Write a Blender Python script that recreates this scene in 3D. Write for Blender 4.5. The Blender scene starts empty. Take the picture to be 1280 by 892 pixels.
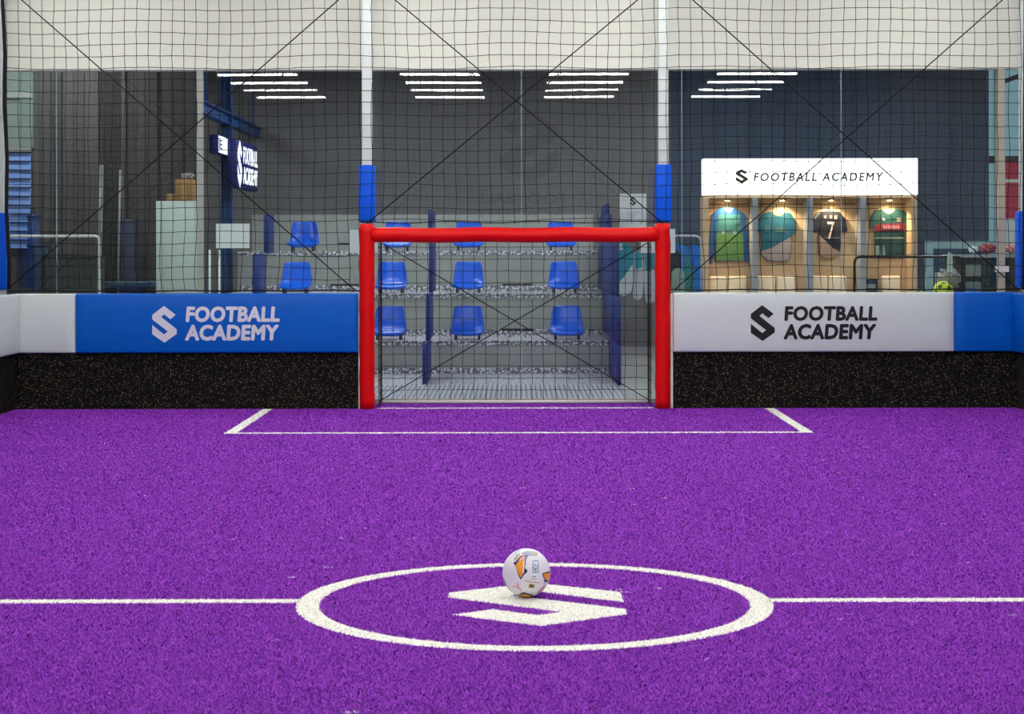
import bpy, bmesh, math, random
import numpy as np
from mathutils import Vector, Matrix
random.seed(7)
rng = np.random.default_rng(7)
scn = bpy.context.scene
COL = scn.collection

# ------------------------------------------------------------------ camera
F, PX, PY, H = 2400.0, 645.0, 312.0, 1.595     # focal length in px, vanishing point, eye height
ROLL = math.radians(0.10)
cam_d = bpy.data.cameras.new('camera')
cam = bpy.data.objects.new('camera', cam_d); COL.objects.link(cam)
cam_d.sensor_width = 36; cam_d.lens = F / 1280 * 36
cam_d.shift_x = -(PX - 640) / 1280; cam_d.shift_y = -(446 - PY) / 1280
cam_d.clip_end = 200
cam.matrix_world = (Matrix.Translation((0, 0, H)) @ Matrix.Rotation(math.pi / 2, 4, 'X')
                    @ Matrix.Rotation(-ROLL, 4, 'Z'))
scn.camera = cam
vs = scn.view_settings
vs.view_transform = 'Standard'; vs.look = 'None'; vs.gamma = 1; vs.use_curve_mapping = False
vs.exposure = 0.0
LAMP = 44.0            # radiance of the hall's tube lamps
LOBBY = 66.0            # radiance of the unseen panels added to light the lobby

# ------------------------------------------------------------------ sky (seen only through the far lobby window)
w = bpy.data.worlds.new('sky'); scn.world = w; w.use_nodes = True
wn = w.node_tree.nodes
wn['Background'].inputs[0].default_value = (.27, .45, .56, 1)
wn['Background'].inputs[1].default_value = .75

# ------------------------------------------------------------------ helpers
def lin(c):
    return tuple(((v / 255) / 12.92 if v / 255 <= .04045 else ((v / 255 + .055) / 1.055) ** 2.4) for v in c)

def P(px, py, Y):
    """point at depth Y that the photo shows at pixel (px, py)"""
    dx, dy = px - PX, py - PY
    c, s = math.cos(ROLL), math.sin(ROLL)
    dx, dy = dx * c - dy * s, dx * s + dy * c
    return Vector((dx / F * Y, Y, H - dy / F * Y))

def G(px, py):
    dx, dy = px - PX, py - PY
    c, s = math.cos(ROLL), math.sin(ROLL)
    dx, dy = dx * c - dy * s, dx * s + dy * c
    Y = F * H / dy
    return Vector((dx / F * Y, Y, 0))

MATS = {}
def mat(name, rgb, rough=.6, metal=0, var=.06, scale=6, bump=0, bscale=60, spec=.4, srgb=True):
    if name in MATS: return MATS[name]
    m = bpy.data.materials.new(name); m.use_nodes = True; MATS[name] = m
    nt = m.node_tree; b = nt.nodes['Principled BSDF']
    col = lin(rgb) if srgb else rgb
    tc = nt.nodes.new('ShaderNodeTexCoord')
    nz = nt.nodes.new('ShaderNodeTexNoise'); nz.inputs['Scale'].default_value = scale
    nz.inputs['Detail'].default_value = 4
    nt.links.new(tc.outputs['Object'], nz.inputs['Vector'])
    r = nt.nodes.new('ShaderNodeValToRGB')
    r.color_ramp.elements[0].position = .3; r.color_ramp.elements[1].position = .7
    r.color_ramp.elements[0].color = (*[max(0, v * (1 - var)) for v in col], 1)
    r.color_ramp.elements[1].color = (*[min(1, v * (1 + var)) for v in col], 1)
    nt.links.new(nz.outputs['Fac'], r.inputs[0]); nt.links.new(r.outputs[0], b.inputs['Base Color'])
    b.inputs['Roughness'].default_value = rough; b.inputs['Metallic'].default_value = metal
    b.inputs['Specular IOR Level'].default_value = spec
    if bump:
        n2 = nt.nodes.new('ShaderNodeTexNoise'); n2.inputs['Scale'].default_value = bscale
        nt.links.new(tc.outputs['Object'], n2.inputs['Vector'])
        bp = nt.nodes.new('ShaderNodeBump'); bp.inputs['Strength'].default_value = bump
        bp.inputs['Distance'].default_value = .01
        nt.links.new(n2.outputs['Fac'], bp.inputs['Height']); nt.links.new(bp.outputs[0], b.inputs['Normal'])
    return m

def emat(name, rgb, strength):
    if name in MATS: return MATS[name]
    m = bpy.data.materials.new(name); m.use_nodes = True; MATS[name] = m
    b = m.node_tree.nodes['Principled BSDF']
    b.inputs['Base Color'].default_value = (.8, .8, .8, 1)
    b.inputs['Emission Color'].default_value = (*rgb, 1); b.inputs['Emission Strength'].default_value = strength
    return m

def mesh_obj(name, verts, faces, m, parent=None, smooth=False):
    me = bpy.data.meshes.new(name); me.from_pydata([tuple(v) for v in verts], [], faces); me.update()
    return link(name, me, m, parent, smooth)

def link(name, me, m, parent=None, smooth=False):
    if m is not None and not me.materials: me.materials.append(m)
    if smooth: me.polygons.foreach_set('use_smooth', [True] * len(me.polygons))
    o = bpy.data.objects.new(name, me); COL.objects.link(o)
    if parent is not None:
        o.parent = parent
        o.matrix_parent_inverse = parent.matrix_basis.inverted()
    return o

def thing(name, label, cat, loc=(0, 0, 0), group=None, rz=0):
    o = bpy.data.objects.new(name, None); COL.objects.link(o)
    o.location = loc; o.rotation_euler = (0, 0, rz); o.empty_display_size = .1
    return tag(o, label, cat, group)

def tag(o, label, cat, group=None):
    o['label'] = label; o['category'] = cat
    if group: o['group'] = group
    return o

def struct(o):
    o['kind'] = 'structure'; return o

def copy_tree(o, parent=None):
    c = o.copy(); COL.objects.link(c)
    if parent is not None: c.parent = parent
    for ch in o.children: copy_tree(ch, c)
    return c

class MB:
    def __init__(s): s.v = []; s.f = []
    def add(s, v, f):
        n = len(s.v); s.v += [tuple(p) for p in v]; s.f += [tuple(i + n for i in q) for q in f]; return s
    def box(s, x0, x1, y0, y1, z0, z1):
        v = [(x, y, z) for z in (z0, z1) for y in (y0, y1) for x in (x0, x1)]
        return s.add(v, [(0, 2, 3, 1), (4, 5, 7, 6), (0, 1, 5, 4), (2, 6, 7, 3), (0, 4, 6, 2), (1, 3, 7, 5)])
    def tube(s, pts, r, n=8, closed=False, caps=True):
        pts = [Vector(p) for p in pts]; N = len(pts); vs_ = []; up = None
        for i, p in enumerate(pts):
            if closed: t = pts[(i + 1) % N] - pts[i - 1]
            else: t = pts[min(i + 1, N - 1)] - pts[max(i - 1, 0)]
            t.normalize()
            if up is None:
                up = Vector((0, 0, 1)) if abs(t.z) < .9 else Vector((0, 1, 0))
            a = t.cross(up).normalized(); b = a.cross(t).normalized(); up = b
            rr = r[i] if isinstance(r, (list, tuple)) else r
            for k in range(n):
                q = 2 * math.pi * k / n
                vs_.append(p + a * (rr * math.cos(q)) + b * (rr * math.sin(q)))
        fs = []
        for i in range(N if closed else N - 1):
            j = (i + 1) % N
            for k in range(n):
                l = (k + 1) % n
                fs.append((i * n + k, i * n + l, j * n + l, j * n + k))
        if caps and not closed:
            fs.append(tuple(range(n))[::-1]); fs.append(tuple((N - 1) * n + k for k in range(n)))
        return s.add(vs_, fs)
    def octa(s, c, r):
        x, y, z = c
        return s.add([(x + r, y, z), (x - r, y, z), (x, y + r, z), (x, y - r, z), (x, y, z + r), (x, y, z - r)],
                     [(0, 2, 4), (2, 1, 4), (1, 3, 4), (3, 0, 4), (2, 0, 5), (1, 2, 5), (3, 1, 5), (0, 3, 5)])
    def build(s, name, m, parent=None, smooth=False):
        return mesh_obj(name, s.v, s.f, m, parent, smooth)

def box(name, x0, x1, y0, y1, z0, z1, m, parent=None, bevel=0, seg=2):
    if not bevel: return MB().box(x0, x1, y0, y1, z0, z1).build(name, m, parent)
    bm = bmesh.new()
    bmesh.ops.create_cube(bm, size=1)
    for v in bm.verts:
        v.co = Vector(((x0 + x1) / 2 + v.co.x * (x1 - x0), (y0 + y1) / 2 + v.co.y * (y1 - y0), (z0 + z1) / 2 + v.co.z * (z1 - z0)))
    bmesh.ops.bevel(bm, geom=list(bm.edges), offset=bevel, segments=seg, profile=.6, affect='EDGES')
    me = bpy.data.meshes.new(name); bm.to_mesh(me); bm.free()
    o = link(name, me, m, parent, True)
    return o

def tube(name, pts, r, m, parent=None, n=10):
    return MB().tube(pts, r, n).build(name, m, parent, True)

def prism(name, poly, axis_y0, axis_y1, m, parent=None, bevel=0):
    """polygon given in (x, z), extruded from y0 to y1"""
    bm = bmesh.new()
    vs_ = [bm.verts.new((x, axis_y0, z)) for x, z in poly]
    f = bm.faces.new(vs_)
    r = bmesh.ops.extrude_face_region(bm, geom=[f])
    bmesh.ops.translate(bm, vec=(0, axis_y1 - axis_y0, 0), verts=[e for e in r['geom'] if isinstance(e, bmesh.types.BMVert)])
    bmesh.ops.recalc_face_normals(bm, faces=list(bm.faces))
    if bevel:
        bmesh.ops.bevel(bm, geom=list(bm.edges), offset=bevel, segments=2, affect='EDGES', clamp_overlap=True)
    bmesh.ops.triangulate(bm, faces=[q for q in bm.faces if len(q.verts) > 4], ngon_method='EAR_CLIP')
    me = bpy.data.meshes.new(name); bm.to_mesh(me); bm.free()
    return link(name, me, m, parent)

def ppoly(pts, Y): return [(P(x, y, Y).x, P(x, y, Y).z) for x, y in pts]

def arc_pts(pts, r=.05, n=5):
    """polyline with rounded corners"""
    pts = [Vector(p) for p in pts]; out = [pts[0]]
    for i in range(1, len(pts) - 1):
        a, b, c = pts[i - 1], pts[i], pts[i + 1]
        p0 = b + (a - b).normalized() * r; p1 = b + (c - b).normalized() * r
        for k in range(n + 1):
            t = k / n; out.append(p0 * (1 - t) ** 2 + b * 2 * t * (1 - t) + p1 * t * t)
    return out + [pts[-1]]

def text_geo(s, bold=.0, spacing=1.0, shear=0):
    """flat letters as (verts2d, faces) scaled to the unit box"""
    cu = bpy.data.curves.new('t', 'FONT'); cu.body = s; cu.offset = bold; cu.resolution_u = 3
    cu.space_character = spacing; cu.shear = shear
    cu.fill_mode = 'FRONT' if hasattr(cu, 'fill_mode') else cu.fill_mode
    o = bpy.data.objects.new('t', cu); COL.objects.link(o)
    dg = bpy.context.evaluated_depsgraph_get(); dg.update()
    me = bpy.data.meshes.new_from_object(o.evaluated_get(dg))
    v = np.array([q.co[:2] for q in me.vertices]); f = [tuple(p.vertices) for p in me.polygons]
    bpy.data.objects.remove(o); bpy.data.curves.remove(cu); bpy.data.meshes.remove(me)
    v = (v - v.min(0)) / (v.max(0) - v.min(0))
    return v, f

def lettering(name, s, x0, x1, z0, z1, fn, m, parent=None, bold=.03, spacing=1.0, shear=0):
    """letters laid into the box, fn(u, v) -> world point"""
    v, f = text_geo(s, 0, spacing, shear)
    hh = z1 - z0; d = bold * hh; x0 += d; x1 -= d; z0 += d; z1 -= d
    mb = MB(); o_ = Vector(fn(x0, z0))
    nn = (Vector(fn(x0 + .01, z0)) - o_).cross(Vector(fn(x0, z0 + .01)) - o_).normalized() * .00012; kk = 0
    for dx, dz in ((0, 0), (-1, 0), (1, 0), (0, -1), (0, 1), (-.7, -.7), (.7, -.7), (-.7, .7), (.7, .7)) if bold else ((0, 0),):
        mb.add([Vector(fn(x0 + a * (x1 - x0) + dx * d, z0 + b * (z1 - z0) + dz * d)) + nn * kk for a, b in v], f); kk += 1
    return mb.build(name, m, parent)

_S = [(375, 80), (605, 262), (500, 352), (378, 252), (322, 306), (625, 555), (625, 650), (382, 828), (145, 655),
      (145, 468), (375, 660), (450, 600), (145, 355), (145, 265)]
S_UV = [((x - 145) / 480, 1 - (y - 80) / 748) for x, y in _S]
def emblem(name, x0, x1, z0, z1, fn, m, parent=None):
    v = [fn(x0 + a * (x1 - x0), z0 + b * (z1 - z0)) for a, b in S_UV]
    bm = bmesh.new(); f = bm.faces.new([bm.verts.new(q) for q in v]); f.normal_update()
    bmesh.ops.triangulate(bm, faces=[f], ngon_method='EAR_CLIP'); me = bpy.data.meshes.new(name); bm.to_mesh(me); bm.free()
    return link(name, me, m, parent)

# ------------------------------------------------------------------ materials
def glass_mat():
    m = bpy.data.materials.new('partition_glass'); m.use_nodes = True; nt = m.node_tree
    nt.nodes.remove(nt.nodes['Principled BSDF'])
    out = nt.nodes['Material Output']
    lw = nt.nodes.new('ShaderNodeLayerWeight'); lw.inputs[0].default_value = .5
    pw = nt.nodes.new('ShaderNodeMath'); pw.operation = 'POWER'; pw.inputs[1].default_value = 5
    ma = nt.nodes.new('ShaderNodeMath'); ma.operation = 'MULTIPLY_ADD'; ma.inputs[1].default_value = .9; ma.inputs[2].default_value = .037
    nt.links.new(lw.outputs['Facing'], pw.inputs[0]); nt.links.new(pw.outputs[0], ma.inputs[0])
    tr = nt.nodes.new('ShaderNodeBsdfTransparent'); tr.inputs[0].default_value = (.90, .94, .93, 1)
    gl = nt.nodes.new('ShaderNodeBsdfGlossy'); gl.inputs['Roughness'].default_value = 0.0
    tc = nt.nodes.new('ShaderNodeTexCoord')
    nz = nt.nodes.new('ShaderNodeTexNoise'); nz.inputs['Scale'].default_value = .9; nz.inputs['Detail'].default_value = 0
    bp = nt.nodes.new('ShaderNodeBump'); bp.inputs['Strength'].default_value = .05; bp.inputs['Distance'].default_value = .01
    nt.links.new(tc.outputs['Object'], nz.inputs['Vector']); nt.links.new(nz.outputs['Fac'], bp.inputs['Height'])
    nt.links.new(bp.outputs[0], gl.inputs['Normal'])
    mx = nt.nodes.new('ShaderNodeMixShader')
    nt.links.new(ma.outputs[0], mx.inputs[0]); nt.links.new(tr.outputs[0], mx.inputs[1]); nt.links.new(gl.outputs[0], mx.inputs[2])
    nt.links.new(mx.outputs[0], out.inputs[0])
    return m

def rubber_mat():
    m = mat('speckled_rubber', (15, 14, 13), rough=.9, var=.3, scale=30, spec=.15)
    nt = m.node_tree; b = nt.nodes['Principled BSDF']
    src = b.inputs['Base Color'].links[0].from_socket
    tc = [n for n in nt.nodes if n.type == 'TEX_COORD'][0]
    vo = nt.nodes.new('ShaderNodeTexVoronoi'); vo.inputs['Scale'].default_value = 80
    nt.links.new(tc.outputs['Object'], vo.inputs['Vector'])
    sep = nt.nodes.new('ShaderNodeSeparateColor'); nt.links.new(vo.outputs['Color'], sep.inputs[0])
    th = nt.nodes.new('ShaderNodeMath'); th.operation = 'GREATER_THAN'; th.inputs[1].default_value = .58
    nt.links.new(sep.outputs[0], th.inputs[0])
    d = nt.nodes.new('ShaderNodeMath'); d.operation = 'LESS_THAN'; d.inputs[1].default_value = .42
    nt.links.new(vo.outputs['Distance'], d.inputs[0])
    mu = nt.nodes.new('ShaderNodeMath'); mu.operation = 'MULTIPLY'
    nt.links.new(th.outputs[0], mu.inputs[0]); nt.links.new(d.outputs[0], mu.inputs[1])
    mx = nt.nodes.new('ShaderNodeMix'); mx.data_type = 'RGBA'
    rp = nt.nodes.new('ShaderNodeValToRGB')
    rp.color_ramp.elements[0].color = (*lin((40, 36, 28)), 1); rp.color_ramp.elements[1].color = (*lin((112, 103, 86)), 1)
    nt.links.new(sep.outputs[1], rp.inputs[0])
    nt.links.new(mu.outputs[0], mx.inputs[0]); nt.links.new(src, mx.inputs[6]); nt.links.new(rp.outputs[0], mx.inputs[7])
    nt.links.new(mx.outputs[2], b.inputs['Base Color'])
    return m

def chequer_mat():
    m = mat('chequer_plate', (188, 190, 196), rough=.4, metal=.35, var=.12, scale=20)
    nt = m.node_tree; b = nt.nodes['Principled BSDF']
    tc = [n for n in nt.nodes if n.type == 'TEX_COORD'][0]
    vo = nt.nodes.new('ShaderNodeTexVoronoi'); vo.inputs['Scale'].default_value = 28
    nt.links.new(tc.outputs['Object'], vo.inputs['Vector'])
    bp = nt.nodes.new('ShaderNodeBump'); bp.inputs['Strength'].default_value = .9; bp.inputs['Distance'].default_value = .012
    nt.links.new(vo.outputs['Distance'], bp.inputs['Height']); nt.links.new(bp.outputs[0], b.inputs['Normal'])
    rp = nt.nodes.new('ShaderNodeValToRGB'); e = rp.color_ramp.elements         # bright studs on duller plate
    e[0].position = .25; e[1].position = .6
    e[0].color = (*lin((232, 234, 240)), 1); e[1].color = (*lin((120, 120, 128)), 1)
    nt.links.new(vo.outputs['Distance'], rp.inputs[0]); nt.links.new(rp.outputs[0], b.inputs['Base Color'])
    return m

def turf_mat(name, white):
    """pile: colour by the 'rnd' value of each blade"""
    m = bpy.data.materials.new(name); m.use_nodes = True; MATS[name] = m; nt = m.node_tree
    b = nt.nodes['Principled BSDF']; b.inputs['Roughness'].default_value = .7
    b.inputs['Specular IOR Level'].default_value = .25
    at = nt.nodes.new('ShaderNodeAttribute'); at.attribute_name = 'rnd'
    r = nt.nodes.new('ShaderNodeValToRGB')
    e = r.color_ramp.elements
    if white:
        e[0].color = (*lin((238, 238, 230)), 1); e[1].color = (*lin((252, 252, 248)), 1)
    else:
        e[0].color = (*lin((122, 20, 168)), 1); e[1].color = (*lin((184, 80, 224)), 1)
    nt.links.new(at.outputs['Fac'], r.inputs[0]); nt.links.new(r.outputs[0], b.inputs['Base Color'])
    return m

M_GLASS = glass_mat(); M_RUB = rubber_mat(); M_CHEQ = chequer_mat()
M_WHITEPAD = mat('white_vinyl', (206, 216, 214), rough=.38, var=.02, bump=.05, bscale=9)
M_BLUEPAD = mat('blue_vinyl', (0, 92, 190), rough=.36, spec=.22, var=.04, bump=.05, bscale=9)
M_REDPAD = mat('red_vinyl', (216, 4, 6), rough=.42, spec=.2, var=.05, bump=.12, bscale=14)
M_WHITEPAINT = mat('white_paint', (224, 224, 216), rough=.5, var=.02)
M_POLE = mat('pole_paint', (204, 214, 210), rough=.4, var=.03)
M_FASCIA = mat('fascia_paint', (230, 235, 220), rough=.75, var=.012, scale=1.5)
M_NET = mat('black_cord', (12, 12, 12), rough=.9, var=.2)
M_BLACK = mat('black_print', (16, 15, 18), rough=.6, var=.05)
M_WPRINT = mat('white_print', (214, 216, 226), rough=.5, var=.02)
M_STEELGREY = mat('grey_steel', (150, 152, 148), rough=.55, var=.08, scale=3)
M_BLUEPANEL = mat('blue_panel', (3, 40, 112), rough=.5, var=.08)
M_BLUESEAT = mat('blue_plastic', (0, 92, 218), rough=.25, var=.05, spec=.5)
M_DARK = mat('dark_metal', (30, 30, 34), rough=.5, var=.1)
M_BLKTUBE = mat('black_tube', (18, 18, 20), rough=.35, var=.1)
M_ALU = mat('ridged_aluminium', (200, 202, 210), rough=.35, metal=.4, var=.08, scale=10)
M_BEIGE = mat('beige_aluminium', (176, 170, 154), rough=.45, var=.04)
M_WOOD = mat('pale_wood', (206, 176, 140), rough=.55, var=.08, scale=4)
M_PAPER = mat('paper', (206, 226, 220), rough=.8, var=.02)

# ------------------------------------------------------------------ the hall
YW = 19.25             # end line of the pitch, face of the boards
YG = 19.95             # glass partition
HW = 5.02              # half width of the pitch
CEIL = 5.2
M_TURFBASE = mat('turf_backing', (106, 20, 152), rough=.9, var=.2, scale=40)
M_TURFWHITE = mat('turf_line_backing', (240, 240, 232), rough=.9, var=.06, scale=40)
floor = struct(box('floor', -6.6, 6.6, -3.3, YG, -.12, 0, M_TURFBASE))
M_HALLWALL = mat('hall_wall', (206, 206, 204), rough=.8, var=.03, scale=1)
M_CEIL = mat('hall_ceiling', (92, 92, 96), rough=.9, var=.05, scale=1)
struct(box('wall_rear', -6.7, 6.7, -3.4, -3.2, 0, CEIL, M_HALLWALL))
struct(box('wall_left', -6.7, -6.6, -3.2, YG, 0, CEIL, M_HALLWALL))
struct(box('wall_right', 6.6, 6.7, -3.2, YG, 0, CEIL, M_HALLWALL))
struct(box('ceiling', -6.7, 6.7, -3.4, YG + .2, CEIL, CEIL + .1, M_CEIL))
ZF = P(640, 87, YG).z
struct(box('wall_fascia', -9.6, 9.6, YG - .04, YG + .16, ZF, CEIL, M_FASCIA))

# ---- turf lines: white turf let into the purple
def flat_ring(cx, cy, r0, r1, n=96, z=.002):
    v = []; f = []
    for i in range(n):
        a = 2 * math.pi * i / n
        v += [(cx + r0 * math.cos(a), cy + r0 * math.sin(a), z), (cx + r1 * math.cos(a), cy + r1 * math.sin(a), z)]
    for i in range(n):
        j = (i + 1) % n; f.append((2 * i, 2 * i + 1, 2 * j + 1, 2 * j))
    return v, f
CC = G(668, 752.5); CR1 = 296.5 / F * CC.y; CR0 = CR1 - .105
v, f = flat_ring(CC.x, CC.y, CR0, CR1); mesh_obj('centre_circle', v, f, M_TURFWHITE, floor)
hl = G(100, 752).y; hr = G(1200, 750.3).y; HY = (hl + hr) / 2; LW = .048
BX0, BX1, BY = -2.54, 2.585, 16.72
rects = {'halfway_line': [(-HW, CC.x - CR1 + .01, HY - LW, HY + LW), (CC.x + CR1 - .01, HW, HY - LW, HY + LW)],
         'penalty_box_line': [(BX0, BX0 + .10, BY - .05, YW + .02), (BX1 - .10, BX1, BY - .05, YW + .02), (BX0 + .1, BX1 - .1, BY - .05, BY + .05)],
         'goal_line': [(-1.4, 1.38, 19.27, 19.36)]}
for nm, rs in rects.items():
    for (x0, x1, y0, y1) in rs:
        mesh_obj(nm, [(x0, y0, .002), (x1, y0, .002), (x1, y1, .002), (x0, y1, .002)], [(0, 1, 2, 3)], M_TURFWHITE, floor)
# emblem on the centre spot, measured on the ground
SX0, SX1 = G(558, 757).x, G(781, 757).x; SY0, SY1 = G(668, 783).y, G(668, 729).y
LOGO = [(SX1 - a * (SX1 - SX0), SY1 - b * (SY1 - SY0)) for a, b in S_UV]
emblem('centre_emblem', SX1, SX0, SY1, SY0, lambda a, b: (a, b, .002), M_TURFWHITE, floor)

# ---- turf pile: fibres too many to count
def in_poly(x, y, poly):
    r = np.zeros(len(x), bool); j = len(poly) - 1
    for i in range(len(poly)):
        xi, yi = poly[i]; xj, yj = poly[j]
        c = ((yi > y) != (yj > y)) & (x < (xj - xi) * (y - yi) / (yj - yi + 1e-12) + xi)
        r ^= c; j = i
    return r
def pile(x, y, name, white_only=None):
    n = len(x)
    wm = np.zeros(n, bool)
    d = np.hypot(x - CC.x, y - CC.y); wm |= (d > CR0) & (d < CR1)
    for rs in rects.values():
        for (x0, x1, y0, y1) in rs: wm |= (x > x0) & (x < x1) & (y > y0) & (y < y1)
    wm |= in_poly(x, y, LOGO)
    flecks = [(rng.uniform(-3.6, 3.6), rng.uniform(6.4, 16), rng.uniform(.006, .016)) for _ in range(90)]
    for fx, fy, fr in flecks: wm |= (np.abs(x - fx) < fr * 1.6) & (np.abs(y - fy) < fr * .7)
    far = np.clip((y - 6) / 13, 0, 1)
    ht = rng.uniform(.005, .013, n) * np.where(wm, .75, 1); wd = rng.uniform(.0014, .0026, n) * (1 + 1.3 * far)
    la = rng.uniform(0, 2 * math.pi, n); az = la + math.pi / 2 + rng.uniform(-.6, .6, n); ln = rng.uniform(.6, 1.9, n) * ht
    v = np.empty((n, 3, 3), np.float32)
    v[:, 0] = np.stack([x - wd * np.cos(az), y - wd * np.sin(az), np.zeros(n)], 1)
    v[:, 1] = np.stack([x + wd * np.cos(az), y + wd * np.sin(az), np.zeros(n)], 1)
    v[:, 2] = np.stack([x + ln * np.cos(la), y + ln * np.sin(la), ht], 1)
    rnd = rng.uniform(0, 1, n)
    for nm, sel, m, lab in (('turf_pile', ~wm, turf_mat('purple_fibre', False), 'purple artificial turf pile covering the pitch floor'),
                            ('white_turf_pile', wm, turf_mat('white_fibre', True), 'white artificial turf pile of pitch lines and emblem')):
        k = int(sel.sum()); me = bpy.data.meshes.new(nm)
        me.vertices.add(3 * k); me.vertices.foreach_set('co', v[sel].ravel())
        me.loops.add(3 * k); me.loops.foreach_set('vertex_index', np.arange(3 * k, dtype=np.int32))
        me.polygons.add(k); me.polygons.foreach_set('loop_start', np.arange(0, 3 * k, 3, dtype=np.int32))
        a = me.attributes.new('rnd', 'FLOAT', 'POINT'); a.data.foreach_set('value', np.repeat(rnd[sel], 3).astype(np.float32))
        me.update(calc_edges=True)
        o = link(nm, me, m); o['kind'] = 'stuff'; tag(o, lab, 'turf')
segs = [(5.2, 7.5, 30000), (7.5, 10, 25000), (10, 13, 13500), (13, 19.9, 8000)]
xs, ys = [], []
for y0, y1, den in segs:
    hw = min(HW, .2667 * y1 + 1.6)
    n = int(2 * hw * (y1 - y0) * den)
    xs.append(rng.uniform(-hw, hw, n)); ys.append(rng.uniform(y0, y1, n))
pile(np.concatenate(xs), np.concatenate(ys), 'turf')

# ------------------------------------------------------------------ hall lamps (mirrored in the glass)
M_TUBE = emat('lamp_diffuser', (1.0, .985, .93), LAMP)
M_HOUSE = mat('lamp_housing', (205, 205, 205), rough=.5)
lamp0 = None
for X in (-4.45, -1.3, 1.25, 4.15):
    for i in range(11):
        Y = 1.95 + 1.65 * i
        if lamp0 is None:
            lamp0 = thing('ceiling_lamp', 'slim white tube lamp under the ceiling above the purple pitch', 'lamp', (0, 0, 0), 'tube lamps above the pitch')
            box('housing', -.70, .70, -.06, .06, .02, .09, M_HOUSE, lamp0)
            box('diffuser', -.68, .68, -.05, .05, -.01, .02, M_TUBE, lamp0)
            for s in (-.5, .5): tube('hanger', [(s, 0, .09), (s, 0, CEIL - 4.6)], .004, M_DARK, lamp0, 4)
            o = lamp0
        else: o = copy_tree(lamp0)
        o.location = (X, Y, 4.6)

# ------------------------------------------------------------------ glass partition
Z0G = .05
wf = MB(); wf.box(-9.6, 9.6, YG - .03, YG + .03, 0, Z0G)
win = struct(wf.build('window_1', M_BEIGE))
joints = [-9.6, -7.9, P(-130, 300, YG).x, P(71, 300, YG).x, P(250.5, 300, YG).x, P(452, 300, YG).x, P(652, 300, YG).x,
          P(852.5, 300, YG).x, P(1051.5, 300, YG).x, P(1251, 300, YG).x, 6.7, 8.2, 9.6]
M_EDGE = mat('glass_edge', (150, 172, 190), rough=.2, var=.05)
for i in range(len(joints) - 1):
    a, b = joints[i], joints[i + 1]
    box('pane', a + .004, b - .004, YG - .006, YG + .006, Z0G, ZF, M_GLASS, win)
for i in (3, 6, 7, 8):
    box('joint_seal', joints[i] - .0035, joints[i] + .0035, YG - .007, YG + .007, Z0G, ZF, M_EDGE, win)
box('mullion', joints[4] - .03, joints[4] + .03, YG - .04, YG + .04, Z0G, ZF, mat('mullion_grey', (164, 172, 160), rough=.5), win)
box('mullion', joints[9] - .034, joints[9] + .034, YG - .04, YG + .04, Z0G, ZF, M_BEIGE, win)
# mullion latch
pl = P(1251, 336, YG)
box('latch', pl.x - .07, pl.x + .07, YG - .06, YG - .04, pl.z - .03, pl.z + .03, M_WHITEPAINT, win)
# door leaf pull handles beside the grey mullion
for px in (263, 275):
    a = P(px, 312, YG)
    tube('door_pull', [(a.x, YG - .05, a.z), (a.x, YG - .05, .55)], .011, M_PAPER, win, 8)

# papers stuck on the glass
def paper(x0, y0, x1, y1, Y, label):
    a, b = P(x0, y0, Y), P(x1, y1, Y)
    return tag(box('paper_sheet', a.x, b.x, Y - .003, Y, b.z, a.z, M_PAPER), label, 'paper')
paper(270, 279.5, 312, 310, YG - .0075, 'white paper sheet taped on the glass under the lit blue sign')
paper(437, 287, 479, 315.5, YG - .0075, 'white paper sheet on the glass behind the goalpost beside the blue board')
paper(801, 286, 844, 316, YG - .0075, 'white paper sheet on the glass behind the goalpost beside the white board')

# ------------------------------------------------------------------ boards: black kick boards and padded panels
ZK, ZP0, ZP1 = .60, P(640, 440, YW).z, P(640, 366, YW - .05).z
XL1, XR0 = P(448, 400, YW).x, P(841, 400, YW).x
def kick(x0, x1, label):
    t = thing('kick_board', label, 'board', ((x0 + x1) / 2, YW, 0))
    box('rubber_sheet', x0, x1, YW, YW + .03, .003, ZK, M_RUB, t)
    box('backing_board', x0, x1, YW + .03, YW + .07, .003, ZP1 - .03, M_DARK, t)
    return t
kl = kick(-HW, XL1, 'black speckled rubber kick board under the blue logo pad')
kr = kick(XR0, HW, 'black speckled rubber kick board under the white logo pad')
box('end_trim', XL1, XL1 + .022, YW - .005, YW + .07, .003, ZP1 - .01, M_WHITEPAINT, kl)
box('end_trim', XR0 - .022, XR0, YW - .005, YW + .07, .003, ZP1 - .01, M_WHITEPAINT, kr)
YP = YW - .045
def bulge(t):                                  # how far the stuffed face swells between its lower and upper seam
    return .020 * (1 - abs(2 * t - 1) ** 2.6) ** .8
def face_y(z): return YP - bulge(min(1, max(0, (z - ZP0) / (ZP1 - ZP0))))
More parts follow.
